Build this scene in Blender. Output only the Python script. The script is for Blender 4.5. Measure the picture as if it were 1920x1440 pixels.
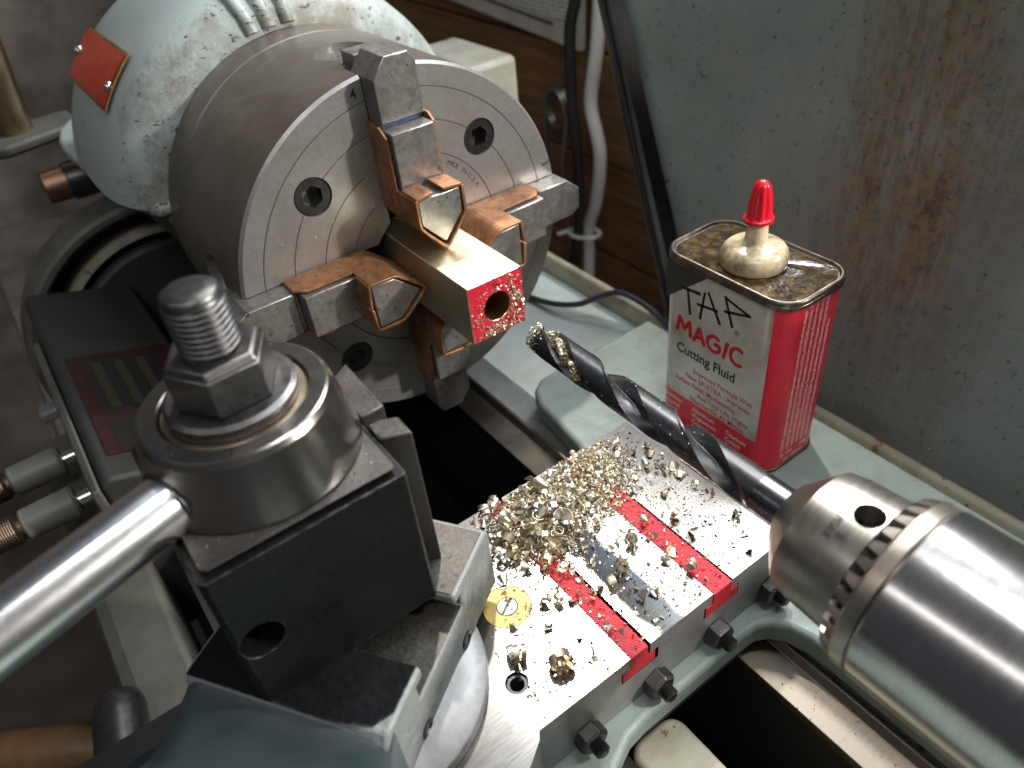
import bpy, bmesh, math, random
from mathutils import Vector, Matrix
R = math.radians
S = 0.001                      # everything below is written in millimetres
random.seed(7)
sc = bpy.context.scene
for o in list(bpy.data.objects): bpy.data.objects.remove(o)
col = sc.collection

# ------------------------------------------------------------------ camera
CAMP = Vector((266.4, -126.5, 158.1)) * S
az, el, roll = 2.5841, -0.6820, -0.1198
fw = Vector((math.cos(el)*math.cos(az), math.cos(el)*math.sin(az), math.sin(el)))
rt = fw.cross(Vector((0, 0, 1))).normalized(); up = rt.cross(fw)
r2 = rt*math.cos(roll) + up*math.sin(roll); u2 = r2.cross(fw)
cd = bpy.data.cameras.new('camera'); cam = bpy.data.objects.new('camera', cd); col.objects.link(cam)
cam.matrix_world = Matrix(((r2.x, u2.x, -fw.x, CAMP.x), (r2.y, u2.y, -fw.y, CAMP.y), (r2.z, u2.z, -fw.z, CAMP.z), (0, 0, 0, 1)))
cd.sensor_width = 36; cd.lens = 36*1428.4/1920; cd.clip_start = 0.01; cd.clip_end = 50
cd.dof.use_dof = True; cd.dof.focus_distance = 0.262; cd.dof.aperture_fstop = 12
sc.camera = cam

# ------------------------------------------------------------------ world and lamps
w = bpy.data.worlds.new('World'); sc.world = w; w.use_nodes = True
bgn = w.node_tree.nodes['Background']
bgn.inputs[0].default_value = (0.80, 0.88, 1.0, 1); bgn.inputs[1].default_value = 0.030

def lamp(name, kind, loc, target, energy, color, size=0.1, size_y=None, spot=None, blend=0.3):
    l = bpy.data.lights.new(name, kind); l.energy = energy; l.color = color
    if kind == 'AREA':
        l.shape = 'RECTANGLE' if size_y else 'DISK'; l.size = size
        if size_y: l.size_y = size_y
    else:
        l.shadow_soft_size = size
        if spot: l.spot_size = R(spot); l.spot_blend = blend
    o = bpy.data.objects.new(name, l); col.objects.link(o)
    d = Vector(target)*S - Vector(loc)*S
    o.location = Vector(loc)*S; o.rotation_euler = d.to_track_quat('-Z', 'Y').to_euler()
    return o
# low sun falling through a window behind the headstock: hard shadows towards +X -Y
T0 = Vector((105, 10, -70)); D0 = Vector((-0.50, 0.36, 1.0)).normalized()
lamp('window_sun', 'SPOT', T0 + D0*1700, T0, 41, (1.0, 0.955, 0.88), 0.035, spot=12.5, blend=0.25)
# lamp to the right behind the tailstock: lights the chuck face, throws the jaw shadow to the left
T1 = Vector((10, 0, 20)); D1 = Vector((1.0, 0.78, 0.56)).normalized()
lamp('bench_lamp', 'AREA', T1 + D1*950, T1, 5.5, (1.0, 0.96, 0.90), 0.06)
# the sky in that window, a tube lamp overhead behind the lathe, then two added fills
lamp('window_sky', 'AREA', T0 + D0*1780, T0, 0.85, (0.36, 0.66, 1.0), 0.75, 0.75)
lamp('shop_tube', 'AREA', (330, 420, 800), (80, 0, 0), 3.0, (0.95, 0.98, 1.0), 0.06, 1.0)
lamp('shop_tube', 'AREA', (420, -560, 760), (150, 0, 0), 0.9, (1.0, 0.97, 0.93), 1.5, 0.03)
lamp('front_fill', 'AREA', (700, -380, 1000), (120, 60, -20), 1.6, (0.95, 0.98, 1.0), 0.30)  # added fill lamp, no known source; lifts the guard and can front
lamp('headstock_fill', 'AREA', (-150, 700, 800), (-120, -20, 60), 5.6, (0.95, 0.98, 1.0), 0.30)  # added fill from behind, placed to light the dome, not the gearbox

sc.view_settings.view_transform = 'Standard'; sc.view_settings.look = 'None'
sc.view_settings.exposure = 1.0; sc.view_settings.gamma = 1.0
sc.render.engine = 'CYCLES'

# ------------------------------------------------------------------ materials
def nd(nt, t, **k):
    n = nt.nodes.new(t)
    for a, b in k.items():
        if a.startswith('_'): setattr(n, a[1:], b)
        else: n.inputs[a.replace('_', ' ')].default_value = b
    return n
def ramp(nt, src, stops):
    r = nt.nodes.new('ShaderNodeValToRGB'); e = r.color_ramp.elements
    while len(e) < len(stops): e.new(0.5)
    for i, (p, c) in enumerate(stops):
        e[i].position = p; e[i].color = (c, c, c, 1) if isinstance(c, (int, float)) else (*c, 1)
    nt.links.new(src, r.inputs[0]); return r.outputs[0]
def mixc(nt, f, a, b, mode='MIX'):
    m = nt.nodes.new('ShaderNodeMix'); m.data_type = 'RGBA'; m.blend_type = mode
    for s, v in ((0, f), (6, a), (7, b)):
        if isinstance(v, bpy.types.NodeSocket): nt.links.new(v, m.inputs[s])
        else: m.inputs[s].default_value = v if isinstance(v, (int, float)) else (*v, 1)
    return m.outputs[2]
def noise(nt, scale, stretch=(1, 1, 1), detail=4, rough=0.55, coord='Object', dist=0):
    tc = nt.nodes.new('ShaderNodeTexCoord'); mp = nt.nodes.new('ShaderNodeMapping')
    mp.inputs['Scale'].default_value = stretch
    nt.links.new(tc.outputs[coord], mp.inputs[0])
    n = nd(nt, 'ShaderNodeTexNoise', Scale=scale, Detail=detail, Roughness=rough, Distortion=dist)
    nt.links.new(mp.outputs[0], n.inputs['Vector']); return n.outputs[0]
def bump(nt, h, strength, dist, bsdf, prev=None):
    b = nd(nt, 'ShaderNodeBump', Strength=strength, Distance=dist)
    nt.links.new(h, b.inputs['Height'])
    if prev: nt.links.new(prev, b.inputs['Normal'])
    nt.links.new(b.outputs[0], bsdf.inputs['Normal']); return b.outputs[0]
def base(name):
    m = bpy.data.materials.new(name); m.use_nodes = True
    nt = m.node_tree; return m, nt, nt.nodes['Principled BSDF']
def metal(name, c, rough, stretch=(1, 1, 1), var=0.12, grain=900, stain=None, stain_amt=0.5, bmp=0.15, metallic=1.0, aniso=0, stain_scale=45, specks=0.0, rv=1.0, edge=None, edge_r=0.0006):
    """bare metal: tool-mark grain along one direction, stains, small pits"""
    m, nt, b = base(name)
    g = noise(nt, grain, stretch, 3, 0.6)
    col_ = mixc(nt, ramp(nt, g, [(0.3, 0), (0.7, 1)]), tuple(x*(1-var) for x in c), tuple(min(1, x*(1+var)) for x in c))
    st = noise(nt, stain_scale, (1, 1, 1), 6, 0.65, dist=0.6)
    if stain:
        col_ = mixc(nt, ramp(nt, st, [(0.42, 0), (0.72, stain_amt)]), col_, stain)
    if specks:
        sp = noise(nt, 420, (1, 1, 1), 2, 0.5)
        col_ = mixc(nt, ramp(nt, sp, [(0.66, 0), (0.72, specks)]), col_, (0.03, 0.025, 0.02))
    if edge:                                            # rubbed corners
        bv = nd(nt, 'ShaderNodeBevel', Radius=edge_r, _samples=4); ge = nt.nodes.new('ShaderNodeNewGeometry')
        dt = nt.nodes.new('ShaderNodeVectorMath'); dt.operation = 'DOT_PRODUCT'
        nt.links.new(bv.outputs[0], dt.inputs[0]); nt.links.new(ge.outputs['Normal'], dt.inputs[1])
        en = noise(nt, 350, (1, 1, 1), 4, 0.7)
        ef = mixc(nt, 1.0, ramp(nt, dt.outputs['Value'], [(0.86, 1), (0.985, 0)]), ramp(nt, en, [(0.40, 0.0), (0.62, 1)]), 'MULTIPLY')
        col_ = mixc(nt, ef, col_, edge)
    nt.links.new(col_, b.inputs['Base Color']); b.inputs['Metallic'].default_value = metallic
    rr = mixc(nt, 0.5, ramp(nt, g, [(0.2, max(0.03, rough-0.07*rv)), (0.8, rough+0.07*rv)]), ramp(nt, st, [(0.3, max(0.03, rough-0.06*rv)), (0.75, min(1, rough+0.16*rv))]))
    nt.links.new(rr, b.inputs['Roughness'])
    if aniso: b.inputs['Anisotropic'].default_value = aniso
    bump(nt, g, bmp, 0.00008, b)
    return m
def paint(name, c, rough=0.4, chip=None, chip_thr=0.63, chip_scale=90, grime=(0.10, 0.075, 0.04), grime_amt=0.5, grime_scale=22, bmp=0.25, bscale=160, spec=0.5):
    """machine enamel: orange peel, grime, chips down to dark primer"""
    m, nt, b = base(name)
    gr = noise(nt, grime_scale, (1, 1, 1), 6, 0.62, dist=0.4)
    c2 = mixc(nt, ramp(nt, gr, [(0.45, 0), (0.75, grime_amt)]), c, grime)
    fine = noise(nt, bscale, (1, 1, 1), 4, 0.6)
    if chip:
        ch = noise(nt, chip_scale, (1, 1, 1), 5, 0.72, dist=0.2)
        c2 = mixc(nt, ramp(nt, ch, [(chip_thr, 0), (chip_thr+0.02, 1)]), c2, chip)
    nt.links.new(c2, b.inputs['Base Color'])
    nt.links.new(ramp(nt, gr, [(0.35, rough), (0.8, min(1, rough+0.3))]), b.inputs['Roughness'])
    b.inputs['Specular IOR Level'].default_value = spec
    bump(nt, fine, bmp, 0.0007, b)
    return m
def plain(name, c, rough=0.5, metallic=0.0, spec=0.5, var=0.0, vscale=120, c2=None, bmp=0.0, trans=0):
    m, nt, b = base(name)
    if c2 or var:
        n = noise(nt, vscale, (1, 1, 1), 5, 0.65)
        nt.links.new(mixc(nt, ramp(nt, n, [(0.4, 0), (0.68, 1)]), c, c2 or tuple(x*(1-var) for x in c)), b.inputs['Base Color'])
        if bmp: bump(nt, n, bmp, 0.0003, b)
    else: b.inputs['Base Color'].default_value = (*c, 1)
    b.inputs['Roughness'].default_value = rough; b.inputs['Metallic'].default_value = metallic
    b.inputs['Specular IOR Level'].default_value = spec
    return m

M = {}
M['chuck'] = metal('chuck_steel', (0.285, 0.28, 0.272), 0.36, (1, 1, 1), 0.10, 700, (0.17, 0.145, 0.12), 0.6, 0.2, stain_scale=26, metallic=0.62)
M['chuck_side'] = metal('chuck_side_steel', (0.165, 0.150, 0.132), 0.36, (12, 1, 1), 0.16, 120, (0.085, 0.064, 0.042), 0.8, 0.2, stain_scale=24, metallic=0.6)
M['jaw'] = metal('jaw_steel', (0.27, 0.262, 0.25), 0.34, (1, 1, 1), 0.2, 380, (0.10, 0.085, 0.07), 0.8, 0.35, stain_scale=70, specks=0.8, metallic=0.7, edge=(0.45, 0.44, 0.42))
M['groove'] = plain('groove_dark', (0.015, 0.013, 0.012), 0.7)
M['black_oxide'] = metal('black_oxide', (0.040, 0.040, 0.042), 0.34, (1, 1, 1), 0.25, 500, (0.06, 0.055, 0.05), 0.5, 0.25, metallic=0.7)
M['post'] = metal('post_black_steel', (0.014, 0.015, 0.017), 0.40, (1, 1, 1), 0.3, 600, (0.03, 0.028, 0.025), 0.6, 0.3, metallic=0.75, edge=(0.13, 0.128, 0.125), edge_r=0.0009)
M['post_top'] = metal('post_dusty_steel', (0.115, 0.108, 0.098), 0.5, (1, 1, 1), 0.3, 800, (0.08, 0.07, 0.06), 0.7, 0.4, specks=0.5)
M['ring'] = metal('ring_steel', (0.36, 0.345, 0.325), 0.22, (1, 1, 14), 0.10, 260, (0.20, 0.16, 0.12), 0.5, 0.08, rv=0.5)
M['bright'] = metal('bright_bar_steel', (0.80, 0.79, 0.77), 0.24, (1, 1, 1), 0.06, 500, (0.55, 0.53, 0.50), 0.5, 0.06, rv=0.45)
M['stud'] = metal('stud_steel', (0.12, 0.118, 0.116), 0.40, (1, 1, 1), 0.15, 500, (0.10, 0.09, 0.09), 0.5, 0.2)
M['nut'] = metal('nut_steel', (0.11, 0.11, 0.115), 0.38, (1, 1, 1), 0.2, 500, (0.30, 0.27, 0.23), 0.5, 0.3, specks=0.5, edge=(0.40, 0.38, 0.35), edge_r=0.0007)
M['table'] = metal('ground_table_steel', (0.27, 0.259, 0.245), 0.20, (14, 1, 1), 0.16, 160, (0.27, 0.23, 0.185), 0.5, 0.12, stain_scale=28, rv=0.35)
M['table_side'] = metal('table_side_steel', (0.33, 0.322, 0.31), 0.36, (1, 1, 14), 0.18, 160, (0.19, 0.17, 0.15), 0.5, 0.25, metallic=0.65)
M['copper'] = metal('oxidised_copper', (0.36, 0.175, 0.082), 0.50, (1, 1, 1), 0.22, 300, (0.11, 0.05, 0.028), 1.0, 0.6, metallic=0.7, stain_scale=75, specks=0.6, edge=(0.20, 0.085, 0.055), edge_r=0.0004)
M['brass'] = metal('brass_bar', (0.84, 0.78, 0.58), 0.34, (1, 12, 12), 0.05, 220, (0.72, 0.62, 0.38), 0.35, 0.08)
M['brass_bore'] = metal('brass_bore', (0.78, 0.60, 0.28), 0.22, (14, 1, 1), 0.08, 260, None, 0, 0.15)
M['brass_plug'] = metal('brass_plug', (0.52, 0.38, 0.12), 0.42, (1, 1, 1), 0.1, 400, (0.42, 0.28, 0.07), 0.5, 0.15, specks=0.6, metallic=0.35)
M['drill'] = metal('drill_black_oxide', (0.060, 0.063, 0.070), 0.36, (1, 1, 1), 0.25, 500, (0.10, 0.09, 0.08), 0.5, 0.2, metallic=0.85)
M['drill_shank'] = metal('drill_shank_steel', (0.16, 0.165, 0.175), 0.24, (1, 10, 10), 0.15, 300, None, 0, 0.1)
M['dchuck'] = metal('drill_chuck_nose_steel', (0.52, 0.49, 0.44), 0.30, (14, 1, 1), 0.10, 140, (0.30, 0.24, 0.16), 0.5, 0.15)
M['sleeve'] = metal('drill_chuck_sleeve_steel', (0.56, 0.55, 0.545), 0.21, (14, 1, 1), 0.12, 170, (0.36, 0.33, 0.30), 0.3, 0.16, rv=0.6)
M['teeth'] = metal('gear_teeth_steel', (0.48, 0.46, 0.43), 0.32, (1, 1, 1), 0.1, 300, (0.35, 0.22, 0.08), 0.55, 0.2)
M['way'] = metal('bed_way_steel', (0.135, 0.122, 0.105), 0.42, (14, 1, 1), 0.15, 120, (0.22, 0.17, 0.11), 0.6, 0.2)
M['way_dark'] = metal('oily_way_steel', (0.07, 0.07, 0.075), 0.30, (8, 1, 1), 0.2, 160, (0.05, 0.045, 0.04), 0.6, 0.3)
M['head'] = paint('grey_green_enamel', (0.40, 0.445, 0.425), 0.30, (0.035, 0.028, 0.02), 0.665, 75, (0.20, 0.17, 0.11), 0.45, 16, 0.12, 120)
M['head_worn'] = paint('worn_grey_enamel', (0.40, 0.43, 0.40), 0.38, (0.06, 0.045, 0.025), 0.58, 110, (0.17, 0.125, 0.06), 0.75, 34, 0.2, 160)
M['cast'] = paint('green_cast_enamel', (0.20, 0.25, 0.225), 0.42, (0.05, 0.05, 0.04), 0.70, 160, (0.10, 0.09, 0.07), 0.5, 60, 0.5, 130)
M['cast_grey'] = paint('rough_grey_casting', (0.185, 0.20, 0.19), 0.42, (0.09, 0.085, 0.075), 0.68, 200, (0.10, 0.09, 0.075), 0.6, 60, 1.0, 230)
M['cast_blue'] = paint('blue_grey_enamel', (0.042, 0.062, 0.068), 0.30, None, 0.7, 100, (0.06, 0.07, 0.065), 0.4, 25, 0.15, 90)
M['dark_cast'] = paint('dark_casting', (0.024, 0.024, 0.022), 0.55, None, 0.7, 100, (0.02, 0.018, 0.015), 0.6, 30, 0.4, 90)
M['cream'] = paint('cream_painted_casting', (0.42, 0.40, 0.30), 0.5, (0.16, 0.11, 0.05), 0.60, 70, (0.16, 0.11, 0.05), 0.6, 35, 0.4, 90)
M['tray'] = paint('pale_tray_enamel', (0.42, 0.475, 0.46), 0.34, (0.20, 0.17, 0.11), 0.68, 60, (0.22, 0.20, 0.14), 0.6, 20, 0.15, 90)
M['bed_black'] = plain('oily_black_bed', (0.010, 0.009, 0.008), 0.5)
M['red_print'] = None
M['can_white'] = plain('can_white_print', (0.62, 0.60, 0.55), 0.26, 0.25, c2=(0.38, 0.35, 0.29), vscale=38)
M['can_red'] = plain('can_red_print', (0.78, 0.022, 0.05), 0.28, c2=(0.60, 0.014, 0.036), vscale=60)
M['ink_black'] = plain('ink_black', (0.018, 0.016, 0.014), 0.35)
M['ink_red'] = plain('ink_red', (0.50, 0.010, 0.025), 0.32)
M['ink_dark'] = plain('ink_olive', (0.045, 0.045, 0.035), 0.32)
M['ink_white'] = plain('ink_white', (0.72, 0.68, 0.62), 0.4)
M['tin'] = metal('grimy_tin', (0.16, 0.14, 0.115), 0.33, (1, 1, 1), 0.3, 300, (0.07, 0.04, 0.015), 0.9, 0.4, metallic=0.85, stain_scale=120)
M['oil'] = None
M['spout'] = plain('stained_spout_plastic', (0.60, 0.50, 0.33), 0.25, c2=(0.09, 0.055, 0.02), vscale=75)
M['cap'] = plain('red_cap_plastic', (0.62, 0.008, 0.022), 0.22)
M['guard'] = None
M['wood'] = None
M['paper'] = None
M['frame'] = plain('frame_plastic', (0.50, 0.47, 0.41), 0.45, var=0.25, vscale=30)
M['rubber'] = plain('black_cable', (0.012, 0.012, 0.013), 0.45)
M['cable_blue'] = plain('dark_blue_cable', (0.03, 0.04, 0.055), 0.4)
M['white_pvc'] = plain('white_cable', (0.62, 0.62, 0.60), 0.45, var=0.2, vscale=30)
M['wire'] = metal('spring_wire', (0.30, 0.29, 0.28), 0.35)
M['plate_red'] = None
M['brass_edge'] = metal('nameplate_brass', (0.45, 0.32, 0.12), 0.4, stain=(0.12, 0.08, 0.03), stain_amt=0.7)
M['bronze'] = metal('bronze_rod', (0.42, 0.33, 0.20), 0.35, stain=(0.2, 0.14, 0.08))
M['rusty'] = plain('rusty_oily_steel', (0.17, 0.10, 0.04), 0.4, 0.3, c2=(0.025, 0.018, 0.012), vscale=60, bmp=0.3)
M['wood_handle'] = plain('wooden_handle', (0.17, 0.09, 0.035), 0.5, var=0.5, vscale=40)
M['concrete'] = plain('stained_concrete', (0.17, 0.145, 0.12), 0.75, c2=(0.06, 0.048, 0.037), vscale=9, bmp=0.2)
M['grimy_knob'] = paint('grey_knob_enamel', (0.11, 0.115, 0.09), 0.4, None)
M['box_white'] = plain('off_white_box', (0.34, 0.33, 0.28), 0.5, var=0.3, vscale=40)
M['shaded_red'] = plain('shaded_red_plate', (0.032, 0.005, 0.005), 0.55, c2=(0.016, 0.004, 0.003), vscale=60)  # chart plate red, colour darkened to stand in for shadow
M['collar'] = metal('oily_collar_steel', (0.34, 0.29, 0.21), 0.35)
M['grimy_cast'] = paint('grimy_casting', (0.085, 0.085, 0.07), 0.45, None, 0.7, 100, (0.035, 0.027, 0.017), 0.8, 35, 0.5, 110)
M['dull_tan'] = plain('dull_tan_print', (0.05, 0.04, 0.018), 0.6)
M['plug_screw'] = metal('plug_screw_steel', (0.30, 0.29, 0.27), 0.4, metallic=0.4)
M['swivel'] = metal('swivel_cast_steel', (0.25, 0.25, 0.25), 0.45, (1, 1, 1), 0.15, 300, (0.14, 0.13, 0.12), 0.5, 0.3, metallic=0.4)
M['blue_dye'] = plain('blue_layout_dye', (0.025, 0.05, 0.13), 0.4, c2=(0.01, 0.015, 0.03), vscale=300)
M['dark_shelf'] = plain('oily_shelf', (0.055, 0.043, 0.032), 0.6, c2=(0.02, 0.016, 0.012), vscale=14)
M['socket_black'] = metal('blackened_screw', (0.016, 0.016, 0.017), 0.32, (1, 1, 1), 0.3, 500, (0.04, 0.036, 0.03), 0.5, 0.2, metallic=0.3, specks=0.0, edge=(0.10, 0.10, 0.10), edge_r=0.0005)
M['worn_brown'] = metal('brown_worn_steel', (0.13, 0.095, 0.065), 0.45, stain=(0.05, 0.035, 0.025))
M['post_dark'] = metal('post_oily_top', (0.055, 0.052, 0.048), 0.45, (1, 1, 1), 0.35, 900, (0.12, 0.11, 0.095), 0.6, 0.4, specks=0.4, metallic=0.7)
M['worn_copper'] = metal('worn_copper', (0.30, 0.17, 0.11), 0.4, stain=(0.08, 0.05, 0.035))
M['shaded_chart'] = plain('shaded_chart_print', (0.03, 0.025, 0.011), 0.6)  # chart print colours darkened along with the plate's painted shadow
M['chart_dark'] = plain('dark_chart_print', (0.012, 0.012, 0.011), 0.5)
M['hole'] = plain('deep_hole', (0.006, 0.006, 0.006), 0.6)

def special():
    # red 3D printed slot cover: fine diagonal print lines
    m, nt, b = base('red_printed_plastic'); M['red_print'] = m
    tc = nt.nodes.new('ShaderNodeTexCoord'); mp = nt.nodes.new('ShaderNodeMapping'); mp.inputs['Rotation'].default_value = (0, 0, R(62))
    nt.links.new(tc.outputs['Object'], mp.inputs[0])
    wv = nd(nt, 'ShaderNodeTexWave', Scale=330, Distortion=1.2, Detail=1); nt.links.new(mp.outputs[0], wv.inputs['Vector'])
    n = noise(nt, 260, (1, 1, 1), 3)
    nt.links.new(mixc(nt, wv.outputs[1], (0.36, 0.006, 0.016), (0.50, 0.016, 0.030)), b.inputs['Base Color'])
    b.inputs['Roughness'].default_value = 0.33
    bump(nt, wv.outputs[1], 0.55, 0.0003, b, bump(nt, n, 0.2, 0.0002, b))
    # oily pool on the can lid
    m, nt, b = base('brown_oil'); M['oil'] = m
    n = noise(nt, 190, (1, 1, 1), 6, 0.7, dist=0.5)
    c = ramp(nt, n, [(0.34, (0.008, 0.005, 0.002)), (0.50, (0.035, 0.021, 0.008)), (0.60, (0.11, 0.066, 0.022)), (0.75, (0.02, 0.012, 0.005))])
    nt.links.new(c, b.inputs['Base Color']); b.inputs['Roughness'].default_value = 0.20
    b.inputs['Coat Weight'].default_value = 1.0; b.inputs['Coat Roughness'].default_value = 0.02
    n2 = noise(nt, 120, (1, 1, 1), 3, 0.6, dist=0.8); bump(nt, n2, 0.45, 0.0010, b)
    # splash guard: blue grey sheet, rust dust running down, clinging specks
    m, nt, b = base('splash_guard_sheet'); M['guard'] = m
    big = noise(nt, 9, (1, 1, 1), 5, 0.6)
    c = mixc(nt, ramp(nt, big, [(0.35, 0), (0.7, 1)]), (0.155, 0.19, 0.182), (0.255, 0.295, 0.278))
    tc = nt.nodes.new('ShaderNodeTexCoord'); sx = nt.nodes.new('ShaderNodeSeparateXYZ'); nt.links.new(tc.outputs['Object'], sx.inputs[0])
    mask = ramp(nt, sx.outputs[0], [(0.06, 0.05), (0.098, 1), (0.128, 1), (0.17, 0.12)])
    zm = ramp(nt, sx.outputs[2], [(0.02, 0.45), (0.15, 1)])
    st = noise(nt, 64, (2.3, 1, 0.28), 10, 0.82)
    st2 = noise(nt, 240, (1, 1, 0.7), 3, 0.7)
    soft = noise(nt, 12, (1.6, 1, 0.5), 4, 0.6)
    f = mixc(nt, 1.0, ramp(nt, st, [(0.37, 0), (0.55, 1)]), mixc(nt, 1.0, mixc(nt, 1.0, mask, zm, 'MULTIPLY'), ramp(nt, soft, [(0.30, 0.25), (0.60, 1)]), 'MULTIPLY'), 'MULTIPLY')
    c = mixc(nt, f, c, mixc(nt, ramp(nt, st2, [(0.4, 0), (0.62, 1)]), (0.20, 0.125, 0.05), (0.06, 0.04, 0.021)))
    st3 = noise(nt, 26, (1.5, 1, 0.30), 8, 0.75)
    c = mixc(nt, ramp(nt, st3, [(0.48, 0), (0.72, 0.55)]), c, (0.20, 0.175, 0.12))
    pit = noise(nt, 300, (1, 1, 1), 3, 0.6)
    c = mixc(nt, ramp(nt, pit, [(0.62, 0), (0.70, 0.7)]), c, (0.05, 0.04, 0.028))
    nt.links.new(c, b.inputs['Base Color'])
    nt.links.new(ramp(nt, st2, [(0.3, 0.42), (0.7, 0.68)]), b.inputs['Roughness'])
    bump(nt, st2, 0.25, 0.0004, b)
    # brown plank wall
    m, nt, b = base('brown_wood_wall'); M['wood'] = m
    g = noise(nt, 30, (0.35, 1, 5), 6, 0.65, dist=0.8)
    nt.links.new(ramp(nt, g, [(0.25, (0.045, 0.022, 0.010)), (0.5, (0.17, 0.08, 0.034)), (0.75, (0.27, 0.135, 0.058))]), b.inputs['Base Color'])
    b.inputs['Roughness'].default_value = 0.5; bump(nt, g, 0.2, 0.001, b)
    # printed sheet, unreadable grey rows
    m, nt, b = base('printed_sheet'); M['paper'] = m
    wv = nd(nt, 'ShaderNodeTexWave', Scale=95, Distortion=0.0, _bands_direction='Z'); tc = nt.nodes.new('ShaderNodeTexCoord'); nt.links.new(tc.outputs['Object'], wv.inputs['Vector'])
    n = noise(nt, 160, (1, 1, 2), 4, 0.7)
    f = mixc(nt, 1.0, ramp(nt, wv.outputs[1], [(0.55, 0), (0.75, 1)]), ramp(nt, n, [(0.42, 0), (0.5, 1)]), 'MULTIPLY')
    nt.links.new(mixc(nt, f, (0.50, 0.49, 0.44), (0.20, 0.20, 0.19)), b.inputs['Base Color']); b.inputs['Roughness'].default_value = 0.6
    # red nameplate with worn dark rows
    m, nt, b = base('red_nameplate_print'); M['plate_red'] = m
    n = noise(nt, 130, (1.0, 2.0, 2.0), 4, 0.6); 
    nt.links.new(mixc(nt, ramp(nt, n, [(0.52, 0), (0.62, 0.55)]), (0.48, 0.012, 0.008), (0.15, 0.03, 0.01)), b.inputs['Base Color']); b.inputs['Roughness'].default_value = 0.35
    # brass chips: tone differs from chip to chip
    for nm, src in (('brass_chip', 'obj'), ('brass_dust', 'isl')):
        m, nt, b = base(nm); M[nm] = m
        if src == 'obj': s_ = nt.nodes.new('ShaderNodeObjectInfo').outputs['Random']
        else: s_ = nt.nodes.new('ShaderNodeNewGeometry').outputs['Random Per Island']
        c = ramp(nt, s_, [(0.0, (0.74, 0.66, 0.47)), (0.25, (0.80, 0.76, 0.64)), (0.45, (0.58, 0.45, 0.27)), (0.65, (0.80, 0.78, 0.70)), (0.85, (0.45, 0.42, 0.37)), (1.0, (0.50, 0.37, 0.20))])
        nt.links.new(c, b.inputs['Base Color']); b.inputs['Metallic'].default_value = 1.0; b.inputs['Roughness'].default_value = 0.38
        g = noise(nt, 1400, (1, 1, 1), 2); bump(nt, g, 0.2, 0.0001, b)
    # red layout paint, scuffed
    m, nt, b = base('red_layout_paint'); M['red_paint'] = m
    n = noise(nt, 500, (1, 1, 1), 5, 0.7); n2 = noise(nt, 130, (1, 1, 1), 3)
    nt.links.new(mixc(nt, ramp(nt, n, [(0.62, 0), (0.68, 1)]), mixc(nt, n2, (0.45, 0.006, 0.02), (0.62, 0.02, 0.045)), (0.72, 0.38, 0.30)), b.inputs['Base Color'])
    b.inputs['Roughness'].default_value = 0.35; bump(nt, n, 0.6, 0.0004, b)
special()

# ------------------------------------------------------------------ mesh builder
class MB:
    def __init__(s): s.v = []; s.f = []
    def add(s, v, f):
        k = len(s.v); s.v += [tuple(x) for x in v]; s.f += [tuple(i+k for i in q) for q in f]; return s
    def box(s, x0, x1, y0, y1, z0, z1):
        return s.add([(x, y, z) for x in (x0, x1) for y in (y0, y1) for z in (z0, z1)],
                     [(0, 1, 3, 2), (4, 6, 7, 5), (0, 4, 5, 1), (2, 3, 7, 6), (0, 2, 6, 4), (1, 5, 7, 3)])
    def prism(s, poly, a, b, axis='z', poly2=None):
        def P(q, t):
            return {'x': (t, q[0], q[1]), 'y': (q[0], t, q[1]), 'z': (q[0], q[1], t)}[axis]
        n = len(poly); v = [P(q, a) for q in poly] + [P(q, b) for q in (poly2 or poly)]
        f = [tuple(range(n))[::-1], tuple(range(n, 2*n))] + [(i, (i+1) % n, n+(i+1) % n, n+i) for i in range(n)]
        return s.add(v, f)
    def lathe(s, prof, axis='x', c=(0, 0, 0), n=48, closed=False, a0=0, a1=360):
        full = abs(a1-a0-360) < 1e-6; m = n if full else n+1; v = []
        for (t, r) in prof:
            for i in range(m):
                a = R(a0 + (a1-a0)*i/n); p, q = r*math.cos(a), r*math.sin(a)
                v.append({'x': (c[0]+t, c[1]+p, c[2]+q), 'y': (c[0]+p, c[1]+t, c[2]+q), 'z': (c[0]+p, c[1]+q, c[2]+t)}[axis])
        f = []; k = len(prof)
        for j in range(k if closed else k-1):
            j2 = (j+1) % k
            for i in range(n if full else n):
                i2 = (i+1) % m
                f.append((j*m+i, j*m+i2, j2*m+i2, j2*m+i))
        if full and not closed:
            f.append(tuple(range(m))[::-1]); f.append(tuple((k-1)*m+i for i in range(m)))
        return s.add(v, f)
    def tube(s, pts, r, n=10, cap=True):
        pts = [Vector(q) for q in pts]; v = []; N = len(pts); f = []
        rr = r if isinstance(r, (list, tuple)) else [r]*N
        prev = None
        for i, q in enumerate(pts):
            t = (pts[min(i+1, N-1)] - pts[max(i-1, 0)]).normalized()
            if prev is None:
                ref = Vector((0, 0, 1)) if abs(t.z) < 0.9 else Vector((1, 0, 0)); u = t.cross(ref).normalized()
            else: u = (prev - t*prev.dot(t)).normalized()
            prev = u; wv = t.cross(u)
            for k in range(n):
                a = 2*math.pi*k/n; v.append(q + (u*math.cos(a) + wv*math.sin(a))*rr[i])
        for i in range(N-1):
            for k in range(n): f.append((i*n+k, i*n+(k+1) % n, (i+1)*n+(k+1) % n, (i+1)*n+k))
        if cap: f += [tuple(range(n))[::-1], tuple((N-1)*n+k for k in range(n))]
        return s.add(v, f)
    def xf(s, mat):
        s.v = [tuple(mat @ Vector(q)) for q in s.v]; return s

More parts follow.
